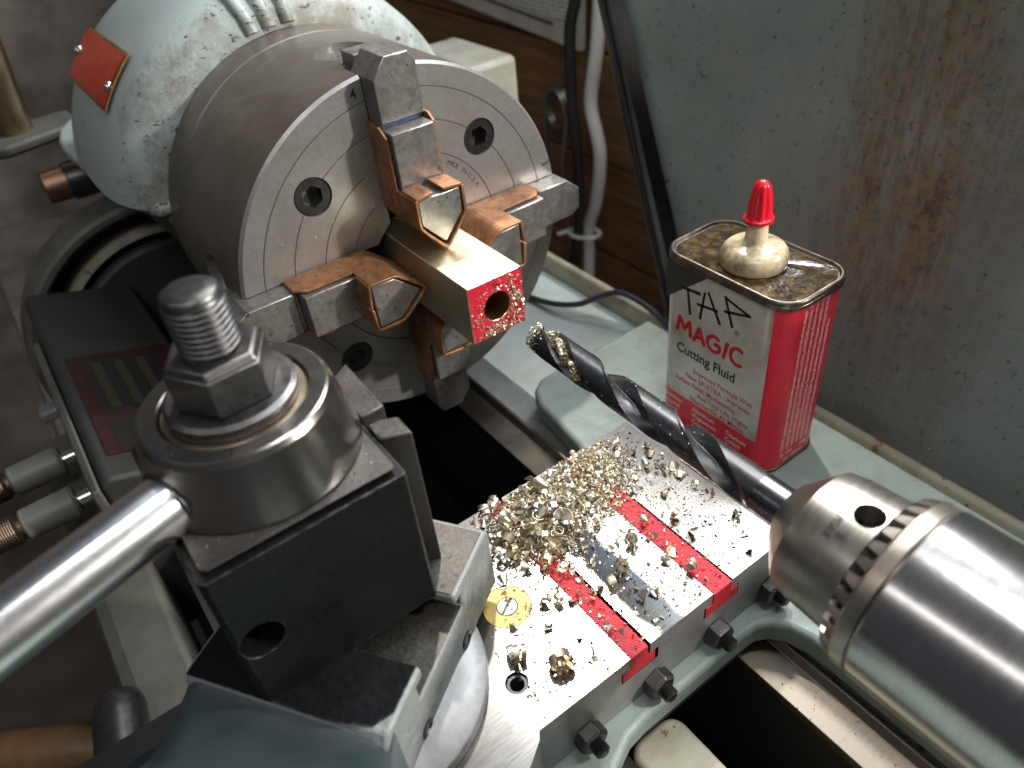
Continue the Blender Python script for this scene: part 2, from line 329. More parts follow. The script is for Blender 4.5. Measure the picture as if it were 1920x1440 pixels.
def spline(pts, sub=8):
    pts = [Vector(q) for q in pts]; out = []
    for i in range(len(pts)-1):
        p0, p1, p2, p3 = pts[max(i-1, 0)], pts[i], pts[i+1], pts[min(i+2, len(pts)-1)]
        for k in range(sub):
            t = k/sub
            out.append(0.5*((2*p1)+(p2-p0)*t+(2*p0-5*p1+4*p2-p3)*t*t+(3*p1-p0-3*p2+p3)*t**3))
    return out + [pts[-1]]
def rrect(x0, x1, y0, y1, r, n=6):
    out = []
    for cx, cy, a in ((x1-r, y1-r, 0), (x0+r, y1-r, 90), (x0+r, y0+r, 180), (x1-r, y0+r, 270)):
        for i in range(n+1): out.append((cx+r*math.cos(R(a+90*i/n)), cy+r*math.sin(R(a+90*i/n))))
    return out
def mesh_of(mb, name, off=(0, 0, 0), smooth=30):
    me = bpy.data.meshes.new(name)
    me.from_pydata([((q[0]-off[0])*S, (q[1]-off[1])*S, (q[2]-off[2])*S) for q in mb.v], [], mb.f)
    bm = bmesh.new(); bm.from_mesh(me); bmesh.ops.recalc_face_normals(bm, faces=bm.faces); bm.to_mesh(me); bm.free()
    if smooth:
        for q in me.polygons: q.use_smooth = True
        me.set_sharp_from_angle(angle=R(smooth))
    return me
def part(name, mb, mat, parent=None, smooth=30, bevel=0, seg=2, off=None):
    """mesh in world millimetres; a child is stored relative to its parent thing"""
    if off is None:
        off = (0, 0, 0)
        q = parent
        if q is not None: off = tuple(q['base'])
    me = mesh_of(mb, name, off, smooth)
    me.materials.append(M[mat] if isinstance(mat, str) else mat)
    o = bpy.data.objects.new(name, me); col.objects.link(o)
    if parent is not None: o.parent = parent; o['base'] = off
    if bevel:
        bv = o.modifiers.new('bevel', 'BEVEL'); bv.width = bevel*S; bv.segments = seg; bv.limit_method = 'ANGLE'; bv.angle_limit = R(40)
        bv.use_clamp_overlap = True
    return o
def thing(name, label, cat, at, group=None):
    o = bpy.data.objects.new(name, None); col.objects.link(o); o.empty_display_size = 0.01
    o.location = Vector(at)*S; o['base'] = tuple(at); tag(o, label, cat, group); return o
def tag(o, label, cat, group=None, kind=None):
    o['label'] = label; o['category'] = cat
    if group: o['group'] = group
    if kind: o['kind'] = kind
    return o
def solo(name, mb, mat, label, cat, at, group=None, **k):
    o = part(name, mb, mat, None, off=tuple(at), **k); o.location = Vector(at)*S; o['base'] = tuple(at)
    return tag(o, label, cat, group)
def struct(name, mb, mat, **k):
    o = part(name, mb, mat, None, off=(0, 0, 0), **k); o['kind'] = 'structure'; o['base'] = (0, 0, 0); return o
def stuff(name, mb, mat, label, cat, parent=None, **k):
    o = part(name, mb, mat, parent, **k); o['kind'] = 'stuff'
    if parent is None: o['label'] = label; o['category'] = cat; o['base'] = (0, 0, 0)
    return o
def cut(o, mb):
    """boolean difference, applied"""
    me = mesh_of(mb, 'cutter', tuple(o['base']), 0); c = bpy.data.objects.new('cutter', me); col.objects.link(c)
    c.parent = o.parent
    if o.parent is None: c.location = o.location
    bpy.context.view_layer.update()
    b = o.modifiers.new('cut', 'BOOLEAN'); b.object = c; b.operation = 'DIFFERENCE'; b.solver = 'EXACT'
    while o.modifiers[0] != b and o.modifiers.find('cut') > 0: o.modifiers.move(o.modifiers.find('cut'), 0)
    keep = [m_ for m_ in o.modifiers if m_.type == 'BEVEL']; vis = [m_.show_viewport for m_ in keep]
    for m_ in keep: m_.show_viewport = False
    dg = bpy.context.evaluated_depsgraph_get()
    nm = bpy.data.meshes.new_from_object(o.evaluated_get(dg)); o.modifiers.remove(b)
    for m_ in keep: m_.show_viewport = True
    o.data = nm; nm.set_sharp_from_angle(angle=R(30)); bpy.data.objects.remove(c)
def textmesh(s, size, extrude=0.0, bold=0.0, align='LEFT', shear=0.0, space=1.0):
    """flat letters in local XY millimetres -> MB"""
    cu = bpy.data.curves.new('t', 'FONT'); cu.body = s; cu.size = size; cu.extrude = extrude; cu.offset = bold; cu.align_x = align; cu.shear = shear; cu.space_character = space
    cu.resolution_u = 3
    o = bpy.data.objects.new('t', cu); col.objects.link(o); bpy.context.view_layer.update()
    me = bpy.data.meshes.new_from_object(o.evaluated_get(bpy.context.evaluated_depsgraph_get()))
    mb = MB(); mb.v = [tuple(q.co) for q in me.vertices]; mb.f = [tuple(q.vertices) for q in me.polygons]
    bpy.data.objects.remove(o); bpy.data.meshes.remove(me); bpy.data.curves.remove(cu)
    return mb
def frame(o, x, y):
    o, x, y = Vector(o), Vector(x).normalized(), Vector(y).normalized(); z = x.cross(y)
    return Matrix(((x.x, y.x, z.x, o.x), (x.y, y.y, z.y, o.y), (x.z, y.z, z.z, o.z), (0, 0, 0, 1)))
def hexagon(r, a0=0): return [(r*math.cos(R(a0+60*i)), r*math.sin(R(a0+60*i))) for i in range(6)]

# ------------------------------------------------------------------ the setting
struct('floor', MB().box(-3500, 900, -2500, 1500, -420, -400), 'concrete', smooth=0)
struct('far_wall', MB().box(-1320, -1300, -2500, 310, -400, 900), 'concrete', smooth=0)
wall = struct('wood_wall', MB().box(-1300, 30, 305, 330, -400, 200), 'bed_black', smooth=0)
zz = -398.0; k = 0
while zz < 120:                                   # horizontal planks with open joints
    h = 92
    part('plank', MB().box(-1298, 28, 300 + (k % 3)*0.8, 304.9, zz, zz+h-2.2), 'wood', wall, smooth=0, bevel=1.2)
    zz += h; k += 1

# ------------------------------------------------------------------ chip tray, guard
t = thing('chip_tray', 'pale grey enamelled chip tray under the lathe with dirty rear lip', 'tray', (60, 60, -136))
part('pan', MB().box(-330, 480, 44, 158, -136, -132), 'tray', t, bevel=1)
lip = MB().prism([(158.1, -136), (166, -136), (166, -121), (163, -119.5), (160.5, -121), (158.1, -128)], -330, 480, 'x')
part('rear_lip', lip, 'cream', t, bevel=0.8)
g = thing('splash_guard', 'blue-grey sheet metal splash guard streaked with rust', 'splash guard', (0, 168, -120))
gb = MB(); pts = []
NX, NZ = 26, 14
def gpos(i, j):                                    # sheet leans back a little and bows
    z = -131 + 219*j/NZ; x0 = -4 - 64*(z+119)/176
    x = x0 + (430-x0)*i/NX
    y = 167 + 5.0*math.sin((x+60)/150.0) + 0.03*(z+119) - 4*math.exp(-((x-x0)/18.0)**2)
    return (x, y, z)
for d_ in (0, 1.2):
    for i in range(NX+1):
        for j in range(NZ+1):
            q = gpos(i, j); gb.v.append((q[0], q[1]+d_, q[2]))
W_ = (NX+1)*(NZ+1)
for i in range(NX):
    for j in range(NZ):
        a = i*(NZ+1)+j; gb.f.append((a, a+NZ+1, a+NZ+2, a+1)); gb.f.append((W_+a, W_+a+1, W_+a+NZ+2, W_+a+NZ+1))
for j in range(NZ): gb.f += [(j, j+1, W_+j+1, W_+j), (NX*(NZ+1)+j, W_+NX*(NZ+1)+j, W_+NX*(NZ+1)+j+1, NX*(NZ+1)+j+1)]
for i in range(NX): gb.f += [(i*(NZ+1), W_+i*(NZ+1), W_+(i+1)*(NZ+1), (i+1)*(NZ+1)), (i*(NZ+1)+NZ, (i+1)*(NZ+1)+NZ, W_+(i+1)*(NZ+1)+NZ, W_+i*(NZ+1)+NZ)]
sheet_ = part('sheet', gb, 'guard', g, smooth=60)
hem = [gpos(0, j) for j in range(NZ+1)]
part('rolled_edge', MB().tube([(q[0]-2.2, q[1]+0.4, q[2]) for q in hem], 2.7, 12), 'black_oxide', g)
bend = MB()
for j in range(NZ+1):
    q = gpos(0, j); wd = 24 - 9*j/NZ
    bend.v += [(q[0]+0.8, q[1]-1.0, q[2]), (q[0]+wd*0.5, q[1]-3.4, q[2]), (q[0]+wd, q[1]-0.9, q[2])]
for j in range(NZ):
    a = 3*j; bend.f += [(a, a+1, a+4, a+3), (a+1, a+2, a+5, a+4), (a+2, a, a+3, a+5)]
bend.f += [(0, 2, 1), (3*NZ, 3*NZ+1, 3*NZ+2)]
part('fold', bend, 'way_dark', g, smooth=0)
sp = MB(); rg = random.Random(5)
for _ in range(170):
    i, j = rg.uniform(3, NX-5), rg.uniform(0.5, NZ-0.5); q = Vector(gpos(i, j)); s_ = rg.uniform(0.2, 0.55)*(1.9 if rg.random() < 0.12 else 1)
    vs = [q + Vector((rg.uniform(-1, 1)*s_, -0.25-rg.random()*0.5*s_, rg.uniform(-1, 1)*s_)) for _ in range(4)]
    sp.add(vs, [(0, 1, 2), (0, 2, 3), (0, 3, 1), (1, 3, 2)])
stuff('stuck_specks', sp, 'brass_dust', '', '', g, smooth=0)

# ------------------------------------------------------------------ things on the wall
no = thing('framed_notice', 'tilted printed notice in a pale plastic frame on the plank wall', 'notice', (-330, 296, -20))
tl = Matrix.Translation((-236, 0, -31)) @ Matrix.Rotation(R(4.2), 4, 'Y')
part('frame', MB().box(-330, 0, 290, 297, 0, 220).xf(tl), 'frame', no, bevel=2.5)
part('printed_sheet', MB().box(-316, -16, 289.2, 289.9, 20, 205).xf(tl), 'paper', no, smooth=0)
part('sheet_border', MB().box(-300, -34, 288.6, 289.1, 14.5, 16.5).xf(tl), 'ink_dark', no, smooth=0)
solo('switch_box', MB().box(-262, -184, 150, 190, -90, 2), 'box_white', 'off-white square switch box mounted behind the headstock', 'switch box', (-190, 170, -90), bevel=4, seg=3)
solo('power_cable', MB().tube(spline([(-190, 262, 70), (-206, 262, 19), (-214, 262, -5), (-215, 262, -53), (-211, 262, -106), (-213, 262, -166), (-223, 262, -214), (-230, 262, -300)]), 4.6, 10), 'rubber', 'thick black power cable hanging down the plank wall', 'cable', (-212, 262, -300), smooth=60)
solo('conduit_cable', MB().tube(spline([(-190, 276, 60), (-196, 275, -4), (-200, 274, -31), (-206, 274, -62), (-196, 274, -99), (-202, 274, -144), (-213, 274, -174), (-215, 274, -214), (-226, 274, -320)]), 5.6, 10), 'white_pvc', 'white flexible cable hanging beside the black power cable', 'cable', (-205, 274, -320), smooth=60)
ct = thing('cable_tie', 'white plastic cable tie binding the wall cables together', 'cable tie', (-211, 267, -178))
part('strap', MB().tube([(-211+17*math.cos(R(a)), 267+10.5*math.sin(R(a)), -176+3*math.cos(R(a))) for a in range(0, 361, 20)], 2.0, 8, False), 'white_pvc', ct)
part('tail', MB().tube([(-227, 263, -178), (-236, 256, -182)], [2.6, 1.8], 8), 'white_pvc', ct)
coil = [(-271+13*math.cos(R(a)), 288-3.5*a/360, -84+17*math.sin(R(a))) for a in range(200, 200-900, -15)]
solo('wire_spring', MB().tube([(-297, 288, -175), (-287, 288, -120)] + coil + [(-256, 281, -130), (-250, 281, -215)], 1.9, 8), 'wire', 'coiled steel wire spring hanging on the plank wall', 'spring', (-271, 285, -215), smooth=60)
solo('tray_cable', MB().tube(spline([(-140, 118, -129.5), (-104, 126, -129.5), (-80, 130, -126), (-62, 137, -121), (-52, 147, -115), (-40, 154, -110), (-18, 158, -113), (4, 157, -119.5)]), 2.0, 10), 'cable_blue', 'thin dark cable looping over the chip tray to the guard', 'cable', (-60, 135, -132), smooth=60)

# ------------------------------------------------------------------ bed
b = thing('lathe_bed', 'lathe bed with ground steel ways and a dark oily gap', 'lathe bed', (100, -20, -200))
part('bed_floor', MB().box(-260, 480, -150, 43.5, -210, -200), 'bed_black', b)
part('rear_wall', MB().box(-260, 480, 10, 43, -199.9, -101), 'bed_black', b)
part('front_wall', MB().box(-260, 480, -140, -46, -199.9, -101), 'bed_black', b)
rail = [(8.5, -100.9), (8.5, -97), (21.5, -97), (23.8, -94.4), (25.2, -94.4), (27.4, -98.2), (27.4, -100.9)]
part('rear_way', MB().prism(rail, -90, 480, 'x'), 'way', b, smooth=0, bevel=0.3)
part('rear_ledge', MB().box(-90, 480, 27.6, 43.2, -106, -99), 'cast_grey', b, bevel=0.6)
part('front_way', MB().prism([(-62, -100.9), (-62, -98), (-55, -93), (-52, -93), (-45.5, -98), (-45.5, -100.9)], -90, 480, 'x'), 'way', b, smooth=0, bevel=0.4)
part('cross_web', MB().prism(rrect(178, 330, -44, -22, 6), -150, -101, 'z'), 'cream', b, bevel=2, seg=3)
part('front_flange', MB().prism([(-178, -150), (-178, -104), (-176, -99), (-171, -96), (-152, -96), (-150, -98), (-150, -150)], -130, 110, 'x'), 'grimy_cast', b, bevel=1.5, seg=3)
part('rusty_ledge', MB().box(52, 96, -149, -128, -130, -97), 'rusty', b, bevel=1)

# ------------------------------------------------------------------ saddle
s = thing('saddle', 'green painted cast saddle that carries the cross slide', 'saddle', (130, 0, -100))
pl = [(420, 118), (420, 25.5), (206, 25.5), (196, 25), (189, 23), (184, 19.5), (181.4, 15), (181, 9), (181, -38), (182, -46), (186, -55), (194, -63), (206, -69), (225, -72), (420, -72), (420, -230),
      (100, -230), (100, -138), (88, -134), (88, 12), (84, 20), (77, 25), (69, 27), (36, 31), (26, 36), (21.5, 43), (21, 52), (21, 118)]
part('casting', MB().prism(pl, -93.5, -82.2, 'z'), 'cast', s, bevel=2.2, seg=3)
part('bridge', MB().box(91, 179.0, -137, 14, -99.5, -93.6), 'dark_cast', s)

# ------------------------------------------------------------------ cross slide
c = thing('cross_slide', 'ground steel cross slide table with two T-slots and a round brass plug', 'cross slide', (135, -20, -82))
XL, XR = 95.5, 174.5
def slot(y0, y1): return [(y1, -55), (y1, -60.2), (y1+3.6, -60.2), (y1+3.6, -65.8), (y0-3.6, -65.8), (y0-3.6, -60.2), (y0, -60.2), (y0, -55)]
SL = [(-39.0, -30.6), (-2.8, 6.4)]
prof = [(32.6, -81.9), (32.6, -55)] + slot(*SL[1]) + slot(*SL[0]) + [(-74, -55), (-74, -81.9)]
top = part('table', MB().prism(prof, XL, XR, 'x'), 'table', c, smooth=0)
top.data.materials.append(M['table_side'])
for q in top.data.polygons:
    if abs(q.normal.x) > 0.9: q.material_index = 1
bossp = [(174.5, -74.0)] + [(121 + 68.8*math.cos(R(a)), -116 + 68.8*math.sin(R(a))) for a in range(36, -61, -6)] + [(98.5, -190), (98.5, -137), (95.5, -134), (95.5, -74.0)]
bo = part('swivel_boss', MB().prism(bossp, -81.9, -55, 'z'), 'table', c, smooth=40)
bo.data.materials.append(M['table_side'])
for q in bo.data.polygons:
    if abs(q.normal.z) < 0.5: q.material_index = 1
cut(top, MB().lathe([(-63, 8.25), (-50, 8.25)], 'z', (135.3, -56.9, 0), 48).lathe([(-63, 8.2), (-50, 8.2)], 'z', (104, -60, 0), 40).lathe([(-75, 3.6), (-50, 3.6)], 'z', (158.8, -70.3, 0), 28))
for (x, y) in ((135.3, -56.9), (104, -60)):
    pgl = part('brass_plug', MB().lathe([(-62, 3.6), (-55.15, 3.6), (-55.05, 3.7), (-55.05, 7.95), (-55.2, 8.05), (-62, 8.05)], 'z', (x, y, 0), 48, closed=True), 'brass_plug', c)
    ps = part('plug_screw', MB().lathe([(-62, 3.5), (-55.1, 3.5), (-54.9, 3.3)], 'z', (x, y, 0), 32), 'plug_screw', pgl)
    cut(ps, MB().box(x-5, x+5, y-0.5, y+0.5, -56, -54).xf(Matrix.Translation((x, y, 0)) @ Matrix.Rotation(R(-58), 4, 'Z') @ Matrix.Translation((-x, -y, 0))))
ss = part('set_screw', MB().lathe([(-70, 3.45), (-56.2, 3.45), (-55.9, 3.2), (-55.9, 2.3), (-57.5, 2.0), (-57.5, 2.4), (-59, 2.1), (-60, 2.0), (-70, 2.0)], 'z', (158.8, -70.3, 0), 28, closed=True), 'black_oxide', c)
n0 = None
for y, z, a in ((-57.5, -76.8, 8), (-28.5, -77.6, 22), (-0.3, -77.6, 2), (27.3, -77.4, 15)):
    nb = MB().prism([(y+q[0], z+q[1]) for q in hexagon(5.4, a)], 174.6, 178.6, 'x').prism([(y+q[0], z+q[1]) for q in hexagon(5.4, a)], 178.6, 179.6, 'x', [(y+q[0], z+q[1]) for q in hexagon(4.5, a)])
    nt_ = part('lock_nut', nb, 'stud', c, bevel=0.25)
    pf = []
    for i in range(7): pf += [(179.0+i*0.6, 2.7), (179.3+i*0.6, 2.2)]
    part('gib_screw', MB().lathe(pf + [(183.4, 1.7)], 'x', (0, y, z), 20), 'black_oxide', nt_)

for i, (y0, y1) in enumerate(SL):
    y0 += 0.35; y1 -= (0.9 if i == 0 else 0.35)
    pr_ = [(y1, -55.4), (y1, -60.5), (y1+3.2, -60.5), (y1+3.2, -65.5), (y0-3.2, -65.5), (y0-3.2, -60.5), (y0, -60.5), (y0, -55.4)]
    solo('slot_cover', MB().prism(pr_, XL+0.4, XR+0.05 + 0.3*i, 'x'), 'red_print',
         ['red printed plastic slot cover next to the round brass plug', 'red printed plastic slot cover under the drill, farther from the brass plug'][i], 'slot cover',
         (135, (y0+y1)/2, -65.5), 'slot covers in the cross slide', smooth=0, bevel=0.25)

# ------------------------------------------------------------------ compound rest
cp = thing('compound_rest', 'rough grey compound rest swivelled on the cross slide under the tool post', 'compound rest', (123, -103, -55))
F = frame((0, 0, 0), (0.56, -0.83, 0), (0.83, 0.56, 0))
pu = [(118.2, -49), (188, -49), (188, -25), (185.2, -21.9), (166.6, -21.9), (166.6, -26.1), (170.3, -26.1), (170.3, -31.7), (140.6, -31.7), (140.6, -26.1), (144.6, -26.1), (144.6, -21.9), (120.1, -21.9), (118.2, -24)]
cb = MB().prism(pu, 14.2, 75.6, 'y').xf(F)
part('slide', cb, 'cast_grey', cp, bevel=1.0, seg=2, smooth=40)
part('slide_top', MB().box(121, 144.2, 15.4, 74.6, -21.85, -21.5).xf(F), 'post_top', cp, bevel=0.15)
part('slide_top', MB().prism([(167, 15.4), (167, 74.6), (180, 74.6), (185, 71), (187, 60), (187, 15.4)], -21.85, -21.5, 'z').xf(F), 'post', cp, bevel=0.15)
part('slot_floor', MB().box(141, 170, 15.4, 75.0, -31.65, -31.3).xf(F), 'post_top', cp, bevel=0.1)
for u in (143, 171.5):
    sm = part('set_screw', MB().lathe([(70, 2.9), (75.9, 2.9), (76.0, 2.6), (76.0, 1.7), (74.5, 1.5), (70, 1.5)], 'y', (u, 0, -45.5), 20, closed=True).xf(F), 'black_oxide', cp)
# flared neck towards the handwheel
nk = MB(); secs = [(183.5, 14.6, 75.9, -23.4, -50), (187, 14.0, 76.2, -23.9, -51), (190.5, 12.6, 76.4, -26.0, -52), (196, 9, 77, -30.5, -55), (206, 1, 78, -37, -61), (222, -14, 80, -47, -76), (250, -34, 84, -62, -110)]
NS = 32
def cr(L, i, t):
    p0, p1, p2, p3 = L[max(i-1, 0)], L[i], L[i+1], L[min(i+2, len(L)-1)]
    return tuple(0.5*(2*b1+(c1-a1)*t+(2*a1-5*b1+4*c1-d1)*t*t+(3*b1-a1-3*c1+d1)*t**3) for a1, b1, c1, d1 in zip(p0, p1, p2, p3))
secs = [cr(secs, i, k/6) for i in range(len(secs)-1) for k in range(6)] + [secs[-1]]
for (u, v0, v1, zt, zb) in secs:
    for (yy, z_) in rrect(v0, v1, zb, zt, min(17, 2.0 + 0.75*(u-183.5)), 7): nk.v.append((u, yy, z_))
for i in range(len(secs)-1):
    for k in range(NS): nk.f.append((i*NS+k, i*NS+(k+1) % NS, (i+1)*NS+(k+1) % NS, (i+1)*NS+k))
nk.f += [tuple(range(NS)), tuple((len(secs)-1)*NS+k for k in range(NS))]
part('neck', nk.xf(F), 'cast_blue', cp, smooth=60)
sw = part('swivel_base', MB().lathe([(-54.9, 38.0), (-54.6, 38.5), (-50.3, 38.5), (-49.9, 38.1), (-48.6, 34), (-47.0, 30)], 'z', (131, -108, 0), 128), 'swivel', cp)
for i in range(-4, 34):
    a = R(5 + i*2.0); r_ = 38.56; h = 2.3 if i % 5 == 0 else 1.3
    part('graduation', MB().add([(131+r_*math.cos(a+da), -108+r_*math.sin(a+da), z_) for da, z_ in ((-.0022, -54.2), (.0022, -54.2), (.0022, -54.2+h), (-.0022, -54.2+h))], [(0, 1, 2, 3)]), 'ink_black', sw, smooth=0)
for txt, deg in (('90', 5), ('80', 22)):
    a = R(deg); o_ = Vector((131+38.58*math.cos(a), -108+38.58*math.sin(a), -52.0))
    part('numeral', textmesh(txt, 2.2, 0.01, 0.02, 'CENTER').xf(frame(o_, (-math.sin(a), math.cos(a), 0), (0, 0, 1))), 'ink_black', sw, smooth=0)
for sc_ in ([(0, 0), (1.4, 3.2)], [(1.2, 1.6), (2.6, 3.0)], [(1.2, 1.6), (2.2, -0.2)], [(3.6, -0.6), (4.8, 2.6)], [(5.2, 0), (6.2, 2.4)], [(6.0, -0.3), (6.8, 1.8)]):
    pts_ = [F @ Vector((152 - q[1], 50 + q[0], -31.2)) for q in sc_]
    part('scratched_mark', MB().tube(pts_, 0.14, 4), 'ink_white', cp)

# ------------------------------------------------------------------ tool post
CX, CY = 110.1, -106.7
tp = thing('tool_post', 'black steel quick-change tool post with a polished cam ring', 'tool post', (CX, CY, -21.4))
pb = [(80.3, -131), (81.8, -132.5), (138.6, -132.5), (140.1, -131), (140.1, -81.3), (139.3, -80.5), (80.3, -80.5)]
shr = lambda d_: [(x + (d_ if x < CX else -d_), y + (d_ if y < CY else -d_)) for x, y in pb]
body = part('body', MB().prism(pb, -21.4, 27.8, 'z').prism(pb, 27.8, 29.3, 'z', shr(1.6)), 'post', tp, bevel=0.4, seg=2)
cut(body, MB().lathe([(126, 5.6), (150, 5.6)], 'x', (0, -126, 1.8), 32))
part('hole_floor', MB().lathe([(125.9, 5.5), (126.3, 5.5), (126.3, 3.2), (129.5, 2.9), (129.5, 0.1)], 'x', (0, -126, 1.8), 24), 'black_oxide', body)
part('dusty_top', MB().prism(shr(1.75), 29.32, 29.7, 'z'), 'post_dark', tp, bevel=0.15)
part('dovetail', MB().prism([(96.8, -80.4), (91.7, -72.6), (115.8, -73.2), (116.6, -80.4)], -21.4, 29.7, 'z'), 'post_dark', tp, bevel=0.5)
part('dovetail', MB().prism([(119.4, -80.4), (119.4, -76.7), (121.9, -72.3), (129.8, -72.6), (126.5, -80.4)], -21.4, 29.2, 'z'), 'post_dark', tp, bevel=0.6)
part('dovetail', MB().prism([(80.2, -96), (73, -90), (73, -125), (80.2, -119)], -21.4, 29.4, 'z'), 'post_top', tp, bevel=0.5)
rg_ = part('cam_ring', MB().lathe([(29.9, 18), (29.9, 26.2), (30.4, 26.7), (46.6, 23.4), (48.0, 22.5), (48.3, 21.9), (48.3, 18.1), (47.9, 17.7), (40, 17.7)], 'z', (CX, CY, 0), 128, closed=True), 'ring', tp, smooth=18)
part('collar', MB().lathe([(30, 14.5), (47.6, 14.5), (47.6, 17.0), (47.0, 17.5), (30, 17.5)], 'z', (CX, CY, 0), 96, closed=True), 'collar', tp)
part('washer', MB().lathe([(47.7, 7.6), (47.7, 15.4), (48.0, 15.7), (50.6, 15.7), (51.3, 14.6), (51.3, 7.6)], 'z', (CX, CY, 0), 96, closed=True), 'nut', tp)
hx = lambda r_: [(CX+q[0], CY+q[1]) for q in hexagon(r_, 33)]
nb = MB().prism(hx(12.3), 51.4, 61.4, 'z').prism(hx(12.3), 61.4, 63.4, 'z', hx(10.9))
part('hex_nut', nb, 'nut', tp, bevel=0.5)
# threaded stud, real helix
th = MB(); n_, pit = 32, 1.5; prof_ = []
z0, z1_ = 56.0, 76.6; rows = int((z1_-z0)/pit*8)
for j in range(rows+1):
    for i in range(n_):
        t_ = j/8 + i/n_; ph = t_ % 1.0; r_ = 7.05 - 0.95*max(0.0, abs(2*ph-1)*1.25-0.2)
        zc = min(z0 + (j/8)*pit, z1_); r_ = min(r_, 7.0 - max(0, zc-(z1_-1.2))*0.5)
        th.v.append((CX+r_*math.cos(2*math.pi*i/n_), CY+r_*math.sin(2*math.pi*i/n_), zc))
for j in range(rows):
    for i in range(n_): th.f.append((j*n_+i, j*n_+(i+1) % n_, (j+1)*n_+(i+1) % n_, (j+1)*n_+i))
th.lathe([(76.5, 6.5), (77.7, 6.3), (78.4, 5.4), (78.6, 3.0), (78.6, 0.4)], 'z', (CX, CY, 0), n_)
part('threaded_stud', th, 'stud', tp, smooth=50)
A_, E_ = R(-70), R(2.0); dh = Vector((math.cos(A_)*math.cos(E_), math.sin(A_)*math.cos(E_), math.sin(E_))); o_ = Vector((CX, CY, 33.6))
part('handle_socket', MB().tube([o_+dh*q for q in (22.0, 24.6)], [8.7, 8.7], 40), 'black_oxide', tp, smooth=50)
part('handle', MB().tube([o_+dh*q for q in (20, 60, 100, 150, 190)], [7.6]*5, 40), 'bright', tp, smooth=50)

# ------------------------------------------------------------------ headstock
def head_mat():
    m, nt, b_ = base('headstock_enamel'); M['head'] = m
    tc = nt.nodes.new('ShaderNodeTexCoord'); sx = nt.nodes.new('ShaderNodeSeparateXYZ'); nt.links.new(tc.outputs['Object'], sx.inputs[0])
    near = ramp(nt, sx.outputs[0], [(0.026, 0), (0.066, 1)])          # oil and chips gather beside the chuck
    gr = noise(nt, 38, (1, 1, 1), 9, 0.78, dist=0.3); ch = noise(nt, 190, (1.0, 1, 2.2), 5, 0.72, dist=0.3)
    def addm(a, b2, f):
        n = nt.nodes.new('ShaderNodeMath'); n.operation = 'MULTIPLY_ADD'; nt.links.new(b2, n.inputs[0]); n.inputs[1].default_value = f; nt.links.new(a, n.inputs[2]); return n.outputs[0]
    c_ = mixc(nt, ramp(nt, addm(gr, near, 0.22), [(0.63, 0), (0.84, 0.8)]), (0.29, 0.335, 0.325), (0.095, 0.075, 0.042))
    c_ = mixc(nt, ramp(nt, addm(ch, near, 0.10), [(0.690, 0), (0.705, 1)]), c_, (0.035, 0.028, 0.018))
    nt.links.new(c_, b_.inputs['Base Color']); nt.links.new(ramp(nt, addm(gr, near, 0.2), [(0.4, 0.26), (0.8, 0.5)]), b_.inputs['Roughness'])
    bump(nt, ch, 0.12, 0.0004, b_)
head_mat()
h = thing('headstock', 'grey-green domed lathe headstock with chipped enamel and axial ribs', 'headstock', (-155, 0, -150))
dome = [(-91.5, 70), (-92, 78), (-95, 84.5), (-101, 90), (-110, 94), (-122, 96.3), (-140, 97), (-178, 97), (-194, 95), (-206, 90), (-213, 82), (-217, 68), (-217, 1)]
part('dome', MB().lathe(dome, 'x', (0, 0, 0), 120, a0=11, a1=169), 'head', h, smooth=60)
for a in (100.5, 94.5, 88):
    rb = []
    for (x, r_) in [q for q in dome[1:10]]: rb.append((x, (r_-0.5)*math.cos(R(a)), (r_-0.5)*math.sin(R(a))))
    part('rib', MB().tube(spline(rb, 4), 3.2, 12), 'head', h, smooth=60)
fl = [(-90, -80), (-90, 98), (-222, 100), (-262, 60), (-266, -76), (-258, -86), (-244, -93), (-226, -96.5), (-208, -97), (-190, -95.5), (-168, -93.5), (-145, -92), (-118, -89), (-102, -85)]
part('flange', MB().prism(fl, 12.5, 18.6, 'z'), 'head', h, bevel=2.2, seg=3, smooth=45)
lw = [(-92, -78), (-92, 86), (-214, 90), (-240, -84), (-150, -86)]; lw2 = [(-92, -8), (-92, 30), (-200, 40), (-200, -20), (-150, -16)]
part('lower_casting', MB().prism(lw2, -140, 12.4, 'z', lw), 'grimy_cast', h, bevel=2)
np_ = part('nameplate', MB().lathe([(-193, 97.2), (-117, 97.2), (-117, 98.0), (-193, 98.0)], 'x', (0, 0, 0), 16, closed=True, a0=129.5, a1=145.5), 'brass_edge', h)
part('red_field', MB().lathe([(-191, 98.05), (-119, 98.05), (-119, 98.4), (-191, 98.4)], 'x', (0, 0, 0), 16, closed=True, a0=130.5, a1=144.5), 'plate_red', np_)
for x, a in ((-188.5, 137), (-121.5, 139.5)):
    cc = Vector((x, 98.4*math.cos(R(a)), 98.4*math.sin(R(a)))); nn = Vector((0, math.cos(R(a)), math.sin(R(a))))
    part('rivet', MB().lathe([(0, 2.7), (0.7, 2.6), (1.4, 1.8), (1.7, 0.2)], 'z', (0, 0, 0), 18).xf(Matrix.Translation(cc) @ nn.to_track_quat('Z', 'Y').to_matrix().to_4x4()), 'bright', np_)

